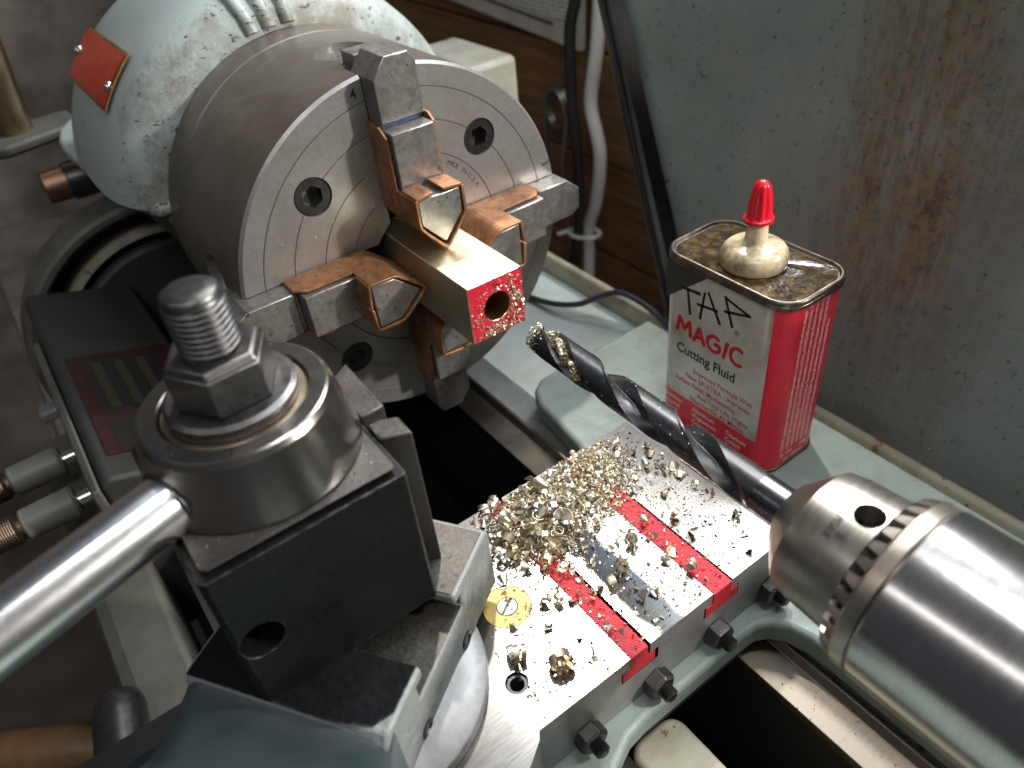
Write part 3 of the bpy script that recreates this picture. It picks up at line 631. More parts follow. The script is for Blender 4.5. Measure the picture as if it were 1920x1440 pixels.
# ------------------------------------------------------------------ four-jaw chuck
ck = thing('four_jaw_chuck', 'large grey steel independent four-jaw lathe chuck', 'lathe chuck', (-36, 0, -76.2))
pf = [(-71.5, 18), (-1, 18), (0, 19)]
GR = (29.0, 41.8, 54.6, 67.0)
for r_ in GR: pf += [(0, r_-0.28), (-0.55, r_), (0, r_+0.28)]
pf += [(0, 75.0), (-1.2, 76.2), (-70.6, 76.2), (-71.5, 75.2)]
cbod = part('body', MB().lathe(pf, 'x', (0, 0, 0), 180, closed=True), 'chuck', ck, smooth=25)
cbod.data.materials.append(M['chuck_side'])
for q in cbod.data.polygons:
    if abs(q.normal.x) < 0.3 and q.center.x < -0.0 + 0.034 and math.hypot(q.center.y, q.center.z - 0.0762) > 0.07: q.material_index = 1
cu = MB()
SCR = [(54.0*math.cos(R(a)), 54.0*math.sin(R(a))) for a in (45, 135, 225, 315)]
for y, z in SCR: cu.lathe([(-7, 7.75), (3, 7.75)], 'x', (0, y, z), 40)
for k in range(4):
    cu.add(*(lambda mb: (mb.v, mb.f))(MB().box(-13, 5, -9.45, 9.45, 14, 90).xf(Matrix.Rotation(R(90*k), 4, 'X'))))
cut(cbod, cu)
ku = MB()
for k in range(4): ku.add(*(lambda mb: (mb.v, mb.f))(MB().lathe([(64, 12.6), (90, 12.6)], 'z', (-33.5, 2.0, 0), 40).xf(Matrix.Rotation(R(90*k), 4, 'X'))))
cut(cbod, ku)
part('back_plate', MB().lathe([(-92, 20), (-71.6, 20), (-71.6, 74.6), (-72.6, 75.0), (-73.4, 76.0), (-91, 76.0), (-92, 75)], 'x', (0, 0, 0), 160, closed=True), 'chuck_side', ck)
# socket head screws
def socket(r_, rh, d_):
    n = 36; mb = MB(); hexr = []
    for i in range(n):
        a = 360*i/n; b2 = (a % 60) - 30; hexr.append(rh*math.cos(R(30))/math.cos(R(b2)))
    ring = lambda rr, x: [(x, (rr[i] if isinstance(rr, list) else rr)*math.cos(R(360*i/n)), (rr[i] if isinstance(rr, list) else rr)*math.sin(R(360*i/n))) for i in range(n)]
    L = [ring(r_, -6), ring(r_, -1.1), ring(r_-0.5, -0.55), ring(hexr, -0.55), ring([q*0.98 for q in hexr], -d_), ring(0.05, -d_-0.8)]
    for l in L: mb.v += l
    for j in range(len(L)-1):
        for i in range(n): mb.f.append((j*n+i, j*n+(i+1) % n, (j+1)*n+(i+1) % n, (j+1)*n+i))
    mb.f += [tuple(range(n))[::-1], tuple((len(L)-1)*n+i for i in range(n))]
    return mb
for (y, z), a in zip(SCR, (10, 25, 40, 0)):
    part('socket_screw', socket(7.45, 4.5, 5.0).xf(Matrix.Translation((0, y, z)) @ Matrix.Rotation(R(a), 4, 'X')), 'socket_black', ck, smooth=30)
# adjusting screws in the rim
for k in range(4):
    mb = MB().lathe([(62, 3.6), (70.5, 3.6), (71.2, 4.2), (71.2, 8.6), (70.4, 9.2), (62, 9.2)], 'z', (-33.5, 2.0, 0), 32, closed=True)
    aj = part('adjusting_screw', mb.xf(Matrix.Rotation(R(90*k), 4, 'X')), 'chuck_side', ck)
    part('socket_shade', MB().prism([(-33.5+q[0], 2.0+q[1]) for q in ((-3.2, -3.2), (3.2, -3.2), (3.2, 3.2), (-3.2, 3.2))], 69.5, 71.35, 'z').xf(Matrix.Rotation(R(90*k), 4, 'X')), 'hole', aj, smooth=0)  # solid black plug, its colour stands for shade inside the socket
    part('oily_recess', MB().lathe([(64.1, 9.3), (67.5, 9.3), (67.5, 12.5), (64.1, 12.5)], 'z', (-33.5, 2.0, 0), 40, closed=True).xf(Matrix.Rotation(R(90*k), 4, 'X')), 'dull_tan', ck)
def jaw_mesh():
    mb = MB()
    mb.prism([(-9.3, 35), (9.3, 35), (9.1, 25), (0.6, 15.4), (-0.6, 15.4), (-9.1, 25)], -8, 28, 'x')
    mb.box(-8, 16.5, -9.1, 9.1, 35.05, 57.4)
    mb.box(-8, 8.4, -8.9, 8.9, 57.45, 59.3)
    mb.prism([(-9.1, 59.35), (9.1, 59.35), (9.1, 78), (6.4, 82.3), (-3.4, 82.3), (-9.1, 75.5)], -8, 10, 'x')
    mb.prism([(-6.6, 20), (6.6, 20), (6.6, 80.5), (-6.6, 80.5)], -19, -8.05, 'x')
    return mb
for k in range(4):
    part('jaw', jaw_mesh().xf(Matrix.Rotation(R(90*k), 4, 'X')), 'jaw', ck, smooth=25, bevel=0.45)
part('blue_dye', MB().box(8.45, 8.75, -8.6, 8.6, 57.55, 59.25), 'blue_dye', ck)
def face_text(s_, size, y, z, ang, bold=0.03):
    a = R(ang); return textmesh(s_, size, 0.012, bold, 'CENTER').xf(frame((0.03, y, z), (0, math.cos(a), math.sin(a)), (0, -math.sin(a), math.cos(a))))
part('stamped_mark', face_text('4', 5.6, -13.2, 68.0, 8), 'groove', ck, smooth=0)
part('stamped_mark', face_text('3', 5.6, 69.5, 15.5, -78), 'groove', ck, smooth=0)
for i, ch in enumerate('MADE IN U.S.A.'):
    if ch == ' ': continue
    a = 55.5 - i*2.25; part('stamped_letter', face_text(ch, 3.0, 38.0*math.cos(R(a)), 38.0*math.sin(R(a)), a-90, 0.0), 'groove', ck, smooth=0)

# ------------------------------------------------------------------ copper pads
def strip(path, t_, a, b_):
    """bent sheet: 2D path (y,z) given thickness, extruded along X"""
    n = len(path); L = []; Rr = []
    for i in range(n):
        p0 = Vector(path[max(i-1, 0)]); p1 = Vector(path[min(i+1, n-1)]); d_ = (p1-p0).normalized(); nn = Vector((-d_.y, d_.x))
        L.append(Vector(path[i])+nn*t_/2); Rr.append(Vector(path[i])-nn*t_/2)
    return MB().prism([tuple(q) for q in L] + [tuple(q) for q in Rr[::-1]], a, b_, 'x')
wrap = [(-10.2, 26.4), (-10.15, 25.6), (-10.0, 24.9), (-9.6, 24.0), (-7.5, 21.2), (-4, 17.2), (-2, 14.9), (-0.8, 13.75), (0, 13.4), (0.8, 13.75), (2, 14.9), (4, 17.2), (7.5, 21.2), (9.6, 24.0), (10.0, 24.9), (10.15, 25.6), (10.2, 26.4)]
LBL = ['copper jaw pad on the top jaw, two tabs folded over its step', 'copper jaw pad on the jaw opposite the tool post side, by the wall', 'copper jaw pad on the bottom jaw, mostly hidden under the brass bar', 'copper jaw pad on the jaw beside the tool post']
PADA = {0: 0, 1: -90, 2: 180, 3: 90}
for k in range(4):
    mat = Matrix.Rotation(R(PADA[k]), 4, 'X')
    basept = mat @ Vector((14, 0, 25)); TB, TC = (-2.6, 1.6) if k == 0 else (-0.4, 0.3)
    pd = thing('copper_pad', LBL[k], 'jaw pad', tuple(basept), 'bent copper pads on the chuck jaws')
    part('wrap', strip(wrap, 1.1, 0.9, 29.0).xf(mat), 'copper', pd, smooth=40, bevel=0.25)
    part('wing', MB().prism([(0.9, 26.2), (29.0, 26.2), (28.8, 35.6), (14.6, 35.9), (14.2, 57.0 - 2*(k % 2)), (11.0, 59.5), (0.9, 59.5)], 9.62, 10.78, 'y').xf(mat), 'copper', pd, bevel=0.25)
    part('wing', MB().prism([(0.9, 26.2), (29.0, 26.2), (28.8, 35.6), (14.8, 35.8), (14.2, 55.5), (9.0, 59.0), (0.9, 59.0)], -10.78, -9.62, 'y').xf(mat), 'copper', pd, bevel=0.25)
    part('tab', MB().prism([(-10.7, 35.3), (-10.0, 36.6), (TB, 37.2), (TB, 36.1), (-9.2, 35.4)], 17.2, 28.6, 'x').xf(mat), 'copper', pd, bevel=0.25)
    part('tab', MB().prism([(10.7, 35.3), (10.0, 36.6), (TC, 37.4), (TC, 36.3), (9.2, 35.4)], 17.2, 28.6, 'x').xf(mat), 'copper', pd, bevel=0.25)

# ------------------------------------------------------------------ brass bar
bb = thing('brass_bar', 'square brass bar clamped in the chuck, red drilled end face', 'brass bar', (25, 0, -12.3))
HS, XE = 12.3, 59.8; mrot = Matrix.Rotation(R(-0.5), 4, 'X')
def square_hole(x0, x1, hs, rh):
    n = 64; mb = MB(); sq = []; ci = []
    for i in range(n):
        a = R(45+360*i/n); k_ = 1/max(abs(math.cos(a)), abs(math.sin(a))); sq.append((hs*k_*math.cos(a), hs*k_*math.sin(a))); ci.append((rh*math.cos(a), rh*math.sin(a)))
    for x in (x0, x1): mb.v += [(x, *q) for q in sq]
    for x in (x0, x1): mb.v += [(x, *q) for q in ci]
    for i in range(n):
        j = (i+1) % n
        mb.f += [(i, j, n+j, n+i), (n+i, n+j, 3*n+j, 3*n+i), (i, 2*n+i, 2*n+j, j), (2*n+i, 3*n+i, 3*n+j, 2*n+j)]
    return mb
part('bar', square_hole(-12, XE, HS, 6.1).xf(mrot), 'brass', bb, smooth=25, bevel=0.3)
part('bore', MB().lathe([(-12, 5.95), (XE-0.2, 5.95), (XE-0.05, 6.08), (-12, 6.08)], 'x', (0, 0, 0), 64, closed=True), 'brass_bore', bb)
part('red_face', square_hole(XE+0.02, XE+0.12, HS-0.35, 6.2).xf(mrot), 'red_paint', bb, smooth=0)

# ------------------------------------------------------------------ twist drill
OY, OZ = -0.45, -0.6
dr = thing('twist_drill', 'black twist drill with brass curls packed in its flute', 'drill', (140, OY, OZ-5.75))
RD, LEAD = 5.75, 66.0; PH0 = 128.6-139-360*103/LEAD
def rsec(deg, fade=0.0):
    t_ = deg % 180.0
    if t_ < 98: r_ = RD if t_ < 9 else RD*0.972
    else:
        s_ = (t_-98)/82; r_ = RD*(0.30 + 0.67*abs(2*s_-1)**1.9)
    return r_*(1-fade) + RD*fade
mb = MB(); NSEC = 108; X0, X1 = 86.0, 184.0; NXS = 170
for j in range(NXS+1):
    x = X0 + (X1-X0)*j/NXS; fade = max(0, (x-172)/12)**1.3
    for i in range(NSEC):
        th_ = 360*i/NSEC; r_ = rsec(th_, fade); a = R(th_ + 360*x/LEAD + PH0)
        xx = x if j else x + 0.55*r_ - 1.2
        if j == 1: xx = max(x, X0 + 0.55*r_ - 0.8)
        if j == 2: xx = max(x, X0 + 0.55*r_ - 0.3)
        mb.v.append((xx, OY+r_*math.cos(a), OZ+r_*math.sin(a)))
for j in range(NXS):
    for i in range(NSEC): mb.f.append((j*NSEC+i, j*NSEC+(i+1) % NSEC, (j+1)*NSEC+(i+1) % NSEC, (j+1)*NSEC+i))
mb.v.append((X0-1.2, OY, OZ)); mb.f += [(len(mb.v)-1, (i+1) % NSEC, i) for i in range(NSEC)]
mb.v.append((X1, OY, OZ)); mb.f += [(len(mb.v)-1, NXS*NSEC+i, NXS*NSEC+(i+1) % NSEC) for i in range(NSEC)]
part('fluted_body', mb, 'drill', dr, smooth=35)
part('shank', MB().lathe([(183.9, 5.68), (196, 5.68), (240, 5.68)], 'x', (0, OY, OZ), 48), 'drill_shank', dr)

# ------------------------------------------------------------------ drill chuck
dc = thing('drill_chuck', 'polished keyed drill chuck with a gear-toothed sleeve', 'drill chuck', (240, OY, OZ-24))
nose = part('nose', MB().lathe([(230, 6.0), (196, 6.0), (193.6, 6.6), (193.4, 8.0), (194.2, 9.4), (200.4, 16.4), (201.4, 17.4), (206, 18.3), (218.0, 19.0), (218.3, 18.6), (218.3, 17.4), (230, 17.4)], 'x', (0, OY, OZ), 128, closed=True), 'dchuck', dc, smooth=18)
KA = R(97)
kd = Vector((0, math.cos(KA), math.sin(KA)))
cut(nose, MB().lathe([(5, 3.55), (30, 3.55)], 'z', (0, 0, 0), 36).xf(Matrix.Translation((214.2, OY, OZ)) @ kd.to_track_quat('Z', 'Y').to_matrix().to_4x4()))
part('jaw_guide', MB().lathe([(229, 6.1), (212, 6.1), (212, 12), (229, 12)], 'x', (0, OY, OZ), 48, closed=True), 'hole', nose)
part('tooth_ring', MB().lathe([(222.2, 17.5), (222.2, 22.9), (222.8, 23.3), (226.0, 23.3), (226.2, 23.0), (226.2, 17.5)], 'x', (0, OY, OZ), 128, closed=True), 'teeth', dc)
part('gap_shade_grease', MB().lathe([(218.5, 17.5), (218.5, 18.0), (222.1, 18.0), (222.1, 17.5)], 'x', (0, OY, OZ), 96, closed=True), 'groove', dc)  # dark ring stands in for shade and grease in the tooth gaps
NT = 31; tm = None
for i in range(NT):
    if tm is None:
        t0 = MB(); a1, a2 = R(3.9), R(2.3)
        for x, ra, rb2, aw in ((222.3, 17.5, 23.1, a1), (219.2, 17.5, 21.9, a2), (218.4, 17.9, 20.6, a2*0.7)):
            t0.v += [(x-222, ra*math.cos(-aw), ra*math.sin(-aw)), (x-222, rb2*math.cos(-aw), rb2*math.sin(-aw)), (x-222, rb2*math.cos(aw), rb2*math.sin(aw)), (x-222, ra*math.cos(aw), ra*math.sin(aw))]
        for j in range(2):
            for k in range(4): t0.f.append((4*j+k, 4*j+(k+1) % 4, 4*j+4+(k+1) % 4, 4*j+4+k))
        t0.f += [(3, 2, 1, 0), (8, 9, 10, 11)]
        tm = mesh_of(t0, 'tooth', (0, 0, 0), 30); tm.materials.append(M['teeth'])
    o = bpy.data.objects.new('tooth', tm); col.objects.link(o); o.parent = dc
    o.location = Vector((222-240, 0, 24))*S; o.rotation_euler = (2*math.pi*i/NT, 0, 0)
part('sleeve', MB().lathe([(226.5, 19.2), (226.5, 23.0), (227.2, 23.5), (292, 23.5), (294, 22), (294, 10)], 'x', (0, OY, OZ), 160), 'sleeve', dc, smooth=35)
for row, (s_, x0_) in enumerate((('MAR', 210.2), ('B', 212.6))):
    for i, ch in enumerate(s_):
        a = R(113 + i*7.0 + row*9); oo = Vector((x0_-1.4, OY+19.03*math.cos(a), OZ+19.03*math.sin(a)))
        part('stamped_letter', textmesh(ch, 2.6, 0.01, 0.0, 'CENTER').xf(frame(oo, (0, -math.sin(a), math.cos(a)), (1, 0, 0)) @ Matrix.Scale(1, 4)), 'groove', nose, smooth=0)

# ------------------------------------------------------------------ cutting fluid can
CZ = -82.0; cn = thing('cutting_fluid_can', 'red and white cutting fluid tin with grimy lid and nozzle', 'can', (106.7, 88, CZ))
X0c, X1c, Y0c, Y1c = 76.0, 137.5, 70.0, 106.0
rb_ = rrect(X0c, X1c, Y0c, Y1c, 9.5, 10)
part('body', MB().prism(rb_, CZ+1.2, 0.6, 'z'), 'can_red', cn, smooth=50)
# printed white front wraps the left corner
fr = [q for q in rb_]
ins = lambda d_: rrect(X0c-d_, X1c+d_, Y0c-d_, Y1c+d_, 9.5+d_, 10)
def wall_patch(z0, z1, xr, d0=0.0, d1=0.06):
    out = [q for q in ins(d1) if q[1] < 88.0 and q[0] <= xr]; out.sort(key=lambda q: (q[0] if q[1] < 71 else q[0]-0.001))
    left = sorted([q for q in out if q[0] < X0c+9.6], key=lambda q: -q[1]); rest = sorted([q for q in out if q[0] >= X0c+9.6], key=lambda q: q[0])
    path = [(X0c-d1, 96.0)] + left + rest + [(xr, Y0c-d1)]
    mb = MB()
    for q in path: mb.v += [(q[0], q[1], z0), (q[0], q[1], z1)]
    for i in range(len(path)-1): mb.f.append((2*i, 2*i+1, 2*i+3, 2*i+2))
    return mb
lab = part('label', wall_patch(-65.2, 0.2, 131.8), 'can_white', cn, smooth=60)
part('flash', MB().prism([(79.2, -18.6), (99.0, -2.0), (101.0, 0.1), (79.2, 0.1)], 69.86, 69.93, 'y'), 'ink_dark', lab, smooth=0)
part('rim', MB().prism(ins(1.1), -0.4, 1.7, 'z'), 'tin', cn, bevel=0.7, seg=3, smooth=50)
rim_o, rim_i = ins(1.0), ins(-1.2)
mb = MB(); n = len(rim_o)
for z, L in ((1.75, ins(1.0)), (3.0, ins(0.8)), (3.5, ins(0.2)), (3.4, ins(-0.5)), (2.2, ins(-1.1))): mb.v += [(q[0], q[1], z) for q in L]
for j in range(4):
    for i in range(n): mb.f.append((j*n+i, j*n+(i+1) % n, (j+1)*n+(i+1) % n, (j+1)*n+i))
mb.f.append(tuple(range(n))); mb.f.append(tuple(4*n+i for i in range(n)))
part('seam', mb, 'tin', cn, smooth=50)
mb = MB(); NG = 40
lidp = ins(-1.5)
for j in range(9):
    k_ = 1 - j/9.0
    for q in lidp: mb.v.append((106.7+(q[0]-106.7)*k_, 88+(q[1]-88)*k_, 2.35 + 0.15*math.sin(q[0]*1.3*k_+q[1]) * (j > 0)))
for j in range(8):
    for i in range(n): mb.f.append((j*n+i, j*n+(i+1) % n, (j+1)*n+(i+1) % n, (j+1)*n+i))
mb.f.append(tuple(8*n+i for i in range(n)))
part('oily_lid', mb, 'oil', cn, smooth=60)
SXc, SYc = 107.6, 86.6
part('bottom_seam', MB().prism(ins(0.7), CZ, CZ+1.6, 'z'), 'tin', cn, bevel=0.5, smooth=50)
spt = part('spout', MB().lathe([(2.5, 12.2), (3.0, 12.6), (6.0, 12.7), (8.2, 12.1), (9.8, 10.6), (10.6, 8.2), (10.9, 5.8), (11.5, 4.7), (13.0, 4.2), (23, 3.5), (23, 1.0)], 'z', (SXc, SYc, 0), 56), 'spout', cn, smooth=50)
capm = MB(); n = 60; L = []
for z, r_, fl_ in ((20.2, 5.4, 0), (21.3, 5.5, 0), (21.6, 4.9, 0), (21.9, 4.5, .25), (25.5, 4.15, .28), (30, 3.6, .28), (33.4, 3.0, .2), (35.0, 2.1, 0), (35.7, 0.9, 0), (35.8, 0.1, 0)):
    L.append([(SXc+(r_+fl_*math.cos(9*2*math.pi*i/n))*math.cos(2*math.pi*i/n), SYc+(r_+fl_*math.cos(9*2*math.pi*i/n))*math.sin(2*math.pi*i/n), z) for i in range(n)])
for l in L: capm.v += l
for j in range(len(L)-1):
    for i in range(n): capm.f.append((j*n+i, j*n+(i+1) % n, (j+1)*n+(i+1) % n, (j+1)*n+i))
capm.f += [tuple(range(n))[::-1], tuple((len(L)-1)*n+i for i in range(n))]
part('cap', capm, 'cap', cn, smooth=50)
# lettering: front is the plane y = 70, side is x = 137.5
def front_text(s_, size, x, z, mat, bold=0.0, ang=0, align='LEFT', shear=0, sx_=1.0, space=1.0, owner=None):
    a = R(ang); m_ = frame((x, 69.88, z), (math.cos(a), 0, math.sin(a)), (-math.sin(a), 0, math.cos(a))) @ Matrix.Diagonal((sx_, 1, 1, 1))
    return part('lettering', textmesh(s_, size, 0.012, bold, align, shear, space).xf(m_), mat, owner or lab, smooth=0)
def stroke(a_, b_, w0, w1):
    a_, b_ = Vector(a_), Vector(b_); d_ = (b_-a_).normalized(); nn = Vector((-d_.y, d_.x))
    poly = [a_+nn*w0-d_*0.3, a_-nn*w0*0.8, b_-nn*w1+d_*0.25, b_+nn*w1*0.9]
    return MB().prism([tuple(q) for q in poly], 69.84, 69.9, 'y')
for a_, b_, w0, w1 in (((86.6, -10.4), (97.4, -9.2), .65, .85), ((90.8, -10.2), (92.9, -21.0), .65, .75), ((99.6, -7.6), (98.0, -20.6), .6, .75), ((101.2, -6.6), (108.2, -18.2), .6, .8), ((96.2, -14.4), (106.6, -12.9), .7, .6),
                       ((109.4, -4.6), (114.2, -16.6), .6, .75), ((109.8, -5.2), (121.8, -8.0), .6, .6), ((121.6, -7.9), (109.6, -11.4), .5, .7)):
    part('lettering', stroke(a_, b_, w0, w1), 'ink_black', lab, smooth=0)
front_text('®', 3.4, 115.2, -19.4, 'ink_black')
def brush(pts, w0, d_):
    pts = [Vector(q) for q in pts]; L = []; Q = []; n = len(pts)
    for i in range(n):
        t_ = (pts[min(i+1, n-1)]-pts[max(i-1, 0)]).normalized(); nn = Vector((-t_.y, t_.x)); w_ = w0*(0.92+0.12*math.sin(i*2.1))
        L.append(pts[i]+nn*w_); Q.append(pts[i]-nn*w_)
    t0, t1 = (pts[1]-pts[0]).normalized(), (pts[-1]-pts[-2]).normalized()
    poly = [pts[0]-t0*w0*0.7] + L + [pts[-1]+t1*w0*0.7] + Q[::-1]
    mb = MB(); mb.v = [(q.x, 69.88-d_, q.y) for q in poly]; m_ = len(poly); k_ = n
    mb.f = [(0, 1, m_-1)] + [(1+i, 2+i, m_-2-i, m_-1-i) for i in range(n-1)] + [(n, n+1, n+2)]
    return mb
def arc(cx, cz, rx, rz, a0, a1, n=10): return [(cx+rx*math.cos(R(a0+(a1-a0)*i/n)), cz+rz*math.sin(R(a0+(a1-a0)*i/n))) for i in range(n+1)]
MAGIC = [[(86.2, -31.6), (87.6, -24.2)], [(87.6, -24.4), (90.2, -29.4)], [(90.2, -29.4), (93.0, -24.8)], [(93.0, -24.8), (93.8, -31.8)],
         [(95.6, -32.4), (98.2, -25.2)], [(98.4, -25.2), (101.2, -32.2)], [(96.6, -29.9), (100.6, -29.7)],
         arc(106.2, -28.8, 3.5, 3.7, 50, 330), [(109.2, -30.6), (109.0, -28.6)], [(109.2, -28.6), (106.6, -28.7)],
         [(111.4, -32.6), (112.8, -24.9)], arc(118.2, -28.7, 3.5, 3.9, 55, 305)]
for i, q in enumerate(MAGIC): part('lettering', brush(q, 0.95, 0.012*(i % 6)), 'ink_red', lab, smooth=0)
front_text('Cutting Fluid', 6.6, 86.6, -41.8, 'ink_black', 0.16, sx_=0.92)
for s_, x, z in (('Improved Formula With', 96.6, -49.2), ('New EP-XTRA - Improves', 92.6, -53.2), ('Surface Finish, Machinability-', 86.8, -57.2), ('And Tool Life, Highly', 99.6, -61.0)):
    front_text(s_, 3.7, x, z, 'ink_red', 0.035, sx_=0.86 if s_[0] != 'S' else 0.80)
front_text('Effective On All Metals.', 3.7, 95.6, -64.6, 'ink_red', 0.035, sx_=0.86)
part('lettering', MB().box(112.0, 115.6, 69.86, 69.9, -65.15, -64.95), 'ink_red', lab, smooth=0)
front_text('NEW &', 2.9, 82.6, -6.8, 'ink_white', 0.0, 40); front_text('IMPROVED', 2.9, 81.2, -11.9, 'ink_white', 0.0, 40)
for j, s_ in enumerate(('Stainless', 'Inconel', 'Monel')): front_text(s_, 3.4, 81.2, -69.4-3.5*j, 'ink_white', 0.02, sx_=0.9, owner=cn)
for j, s_ in enumerate(('Aluminum', 'Magnesium', 'Copper', 'Bronze')): front_text(s_, 3.4, 97.6, -69.6-3.5*j, 'ink_white', 0.02, sx_=0.9, owner=cn)
for j, s_ in enumerate(('Titanium', 'Cobalt')): front_text(s_, 3.4, 116.4, -70.6-3.5*j, 'ink_white', 0.02, sx_=0.9, owner=cn)
CAUT = ['CAUTION: Contains Esters. Avoid repeated breathing of vapors or contact with skin. Use only with adequate',
        'ventilation. Eyes: In case of eye contact, flush eyes with water and CALL A PHYSICIAN immediately. If',
        'ingested do not induce vomiting and CALL A PHYSICIAN immediately. In case of skin contact wash affected area with soap',
        'and water. If vapors are inhaled remove to fresh air. This product may cause irritation if exposed to open flame or high',
        'temperatures. KEEP OUT OF REACH OF CHILDREN. Wipe up spills and keep container closed to avoid prolonged exposure and',
        'contact with any other material. Close the cap tightly when not in use to prevent leakage of contents from the can.']
def side_text(s_, size, y, z, up_, mat='ink_white', width=None, bold=0.0):
    mb = textmesh(s_, size, 0.01, bold)
    if width:
        mx = max(q[0] for q in mb.v); mb.v = [(q[0]*width/mx, q[1], q[2]) for q in mb.v]
    m_ = frame((137.62, y, z), (0, 0, 1), (0, -1, 0)) if up_ else frame((137.62, y, z), (0, 1, 0), (0, 0, 1))
    return part('lettering', mb.xf(m_), mat, cn, smooth=0)
for j, s_ in enumerate(CAUT): side_text(s_, 2.8, 80.9+3.05*j, -72.5, True, width=[70, 71, 72, 72, 71, 60][j])
side_text('FL. OZ.     118L', 2.6, 79.6, -76.2, False, bold=0.03); side_text('No. 10004E', 2.6, 82.0, -79.6, False, bold=0.03)

# ------------------------------------------------------------------ machinery on the headstock's operator side
pg = thing('belt_cover', 'round pale-rimmed belt cover low behind the headstock', 'belt cover', (-215, -76, -199))
CB = (0, -76, -110)
part('rim', MB().lathe([(-232, 83), (-206, 83), (-204, 85), (-204, 88), (-206, 90), (-232, 90)], 'x', CB, 120, closed=True), 'grimy_cast', pg)
part('back_disc', MB().lathe([(-232, 82.9), (-228, 82.9), (-228, 0.5)], 'x', CB, 96), 'bed_black', pg)
part('inner_drum', MB().lathe([(-227.9, 66), (-212, 66), (-212, 70), (-227.9, 70)], 'x', CB, 96, closed=True), 'cream', pg)
part('hub_plate', MB().lathe([(-211.9, 62), (-206, 62), (-204, 60), (-204, 0.5)], 'x', CB, 96), 'dark_cast', pg)
part('latch', MB().box(-214, -202, -176, -150, -132, -124), 'cast_grey', pg, bevel=2)
gx = thing('gearbox', 'dark feed gearbox with a shade-darkened red chart plate on its lid', 'gearbox', (-110, -125, -150))
part('case', MB().prism([(-152, -150), (-152, -54), (-148, -50), (-96, -66), (-96, -150)], -205, -14, 'x'), 'dark_cast', gx, bevel=2)
part('pale_edge', MB().prism([(-156, -120), (-156, -53), (-152.1, -51), (-152.1, -120)], -150, -12, 'x'), 'grimy_cast', gx, bevel=1.2)
def lid(x0, x1, a, b_, h_): # patch on the sloping lid, a and b_ measured across the slope from its front edge
    P = lambda x, q, d_: (x, -148+q*0.956, -50-q*0.294+d_)
    m_ = MB(); m_.v = [P(x, q, d_) for d_ in (0.1, h_) for x, q in ((x0, a), (x1, a), (x1, b_), (x0, b_))]
    m_.f = [(3, 2, 1, 0), (4, 5, 6, 7), (0, 1, 5, 4), (1, 2, 6, 5), (2, 3, 7, 6), (3, 0, 4, 7)]; return m_
cpl = part('chart_plate', lid(-120, -30, 4, 50, 0.9), 'shaded_red', gx, smooth=0)
part('chart_field', lid(-114, -62, 10, 44, 1.1), 'chart_dark', cpl, smooth=0)
part('chart_field', lid(-56, -36, 10, 44, 1.1), 'chart_dark', cpl, smooth=0)
for i in range(3): part('chart_row', lid(-110, -66, 14+10*i, 18+10*i, 1.3), 'shaded_chart', cpl, smooth=0)
for x, y0, lb in ((-84, -150, 'grey plunger knob with a knurled steel end, nearer the headstock'), (-50, -150, 'grey plunger knob with a knurled steel end, nearer the tool post')):
    kn = thing('plunger_knob', lb, 'knob', (x, -175, -88), 'plunger knobs on the gearbox')
    part('shaft', MB().lathe([(-166, 3), (-150, 3)], 'y', (x, 0, -80), 20), 'bright', kn)
    part('grip', MB().lathe([(-188, 6.2), (-187, 7.2), (-166.5, 7.6), (-165, 6.6)], 'y', (x, 0, -80), 32), 'grimy_knob', kn)
    pfk = [(-204, 6.0)] + [(-203+0.5*i, 6.8 + 0.25*(i % 2)) for i in range(26)] + [(-189.5, 5.4), (-188.1, 5.4)]
    part('knurled_end', MB().lathe(pfk, 'y', (x, 0, -80), 28), 'worn_brown', kn, smooth=0)
lv = thing('lever_peg', 'dark round-ended steel lever lying beyond the compound neck', 'lever', (66, -176, -97))
part('peg', MB().lathe([(54, 0.4), (54.6, 4.5), (57, 7.6), (61, 8.8), (66, 9.0), (125, 9.2)], 'x', (0, -176, -88), 36).xf(Matrix.Translation((54, -176, -88)) @ Matrix.Rotation(R(-9), 4, 'Z') @ Matrix.Translation((-54, 176, 88))), 'black_oxide', lv, smooth=60)
br = thing('lever_bracket', 'pale grey cast bracket left of the nameplate', 'bracket', (-262, -104, 8))
part('arm', MB().prism([(-290, -135), (-250, -130), (-246, -122), (-256, -88), (-262, -80), (-290, -80)], 10, 17, 'z'), 'grimy_cast', br, bevel=2.5, seg=3)
solo('bronze_rod', MB().lathe([(17.1, 9.5), (90, 9.5), (180, 9.5)], 'z', (0, 0, 0), 32).xf(Matrix.Translation((-272, -112, 17)) @ Matrix.Rotation(R(-6), 4, 'X') @ Matrix.Translation((0, 0, -17))), 'bronze', 'upright bronze-coloured rod standing on the pale bracket', 'rod', (-272, -112, 17), smooth=50)
cs = thing('lever_shaft', 'short copper-toned shaft with a black sleeve below the headstock flange', 'shaft', (-240, -100, -20))
part('tip', MB().lathe([(-114, 8.5), (-113, 9.4), (-101, 9.6)], 'y', (-240, 0, -9), 32), 'worn_copper', cs)
part('sleeve', MB().lathe([(-100.9, 10.6), (-99, 11.2), (-70, 11.2)], 'y', (-240, 0, -9), 32), 'black_oxide', cs)
wh = thing('file_handle', 'blurred wooden file handle lying low under the handle bar', 'tool handle', (-30, -230, -215))
part('grip', MB().tube([(-80, -300, -207), (-62, -275, -205), (-45, -250, -203), (-28, -226, -201), (-18, -212, -200)], [11, 13, 12, 13, 8], 20), 'wood_handle', wh, smooth=60)
part('ferrule', MB().tube([(-18, -212, -200), (-12, -204, -199)], [8, 7], 20), 'bronze', wh, smooth=60)
struct('bench_shelf', MB().box(-700, 60, -420, -185, -232, -216), 'dark_shelf', bevel=3)

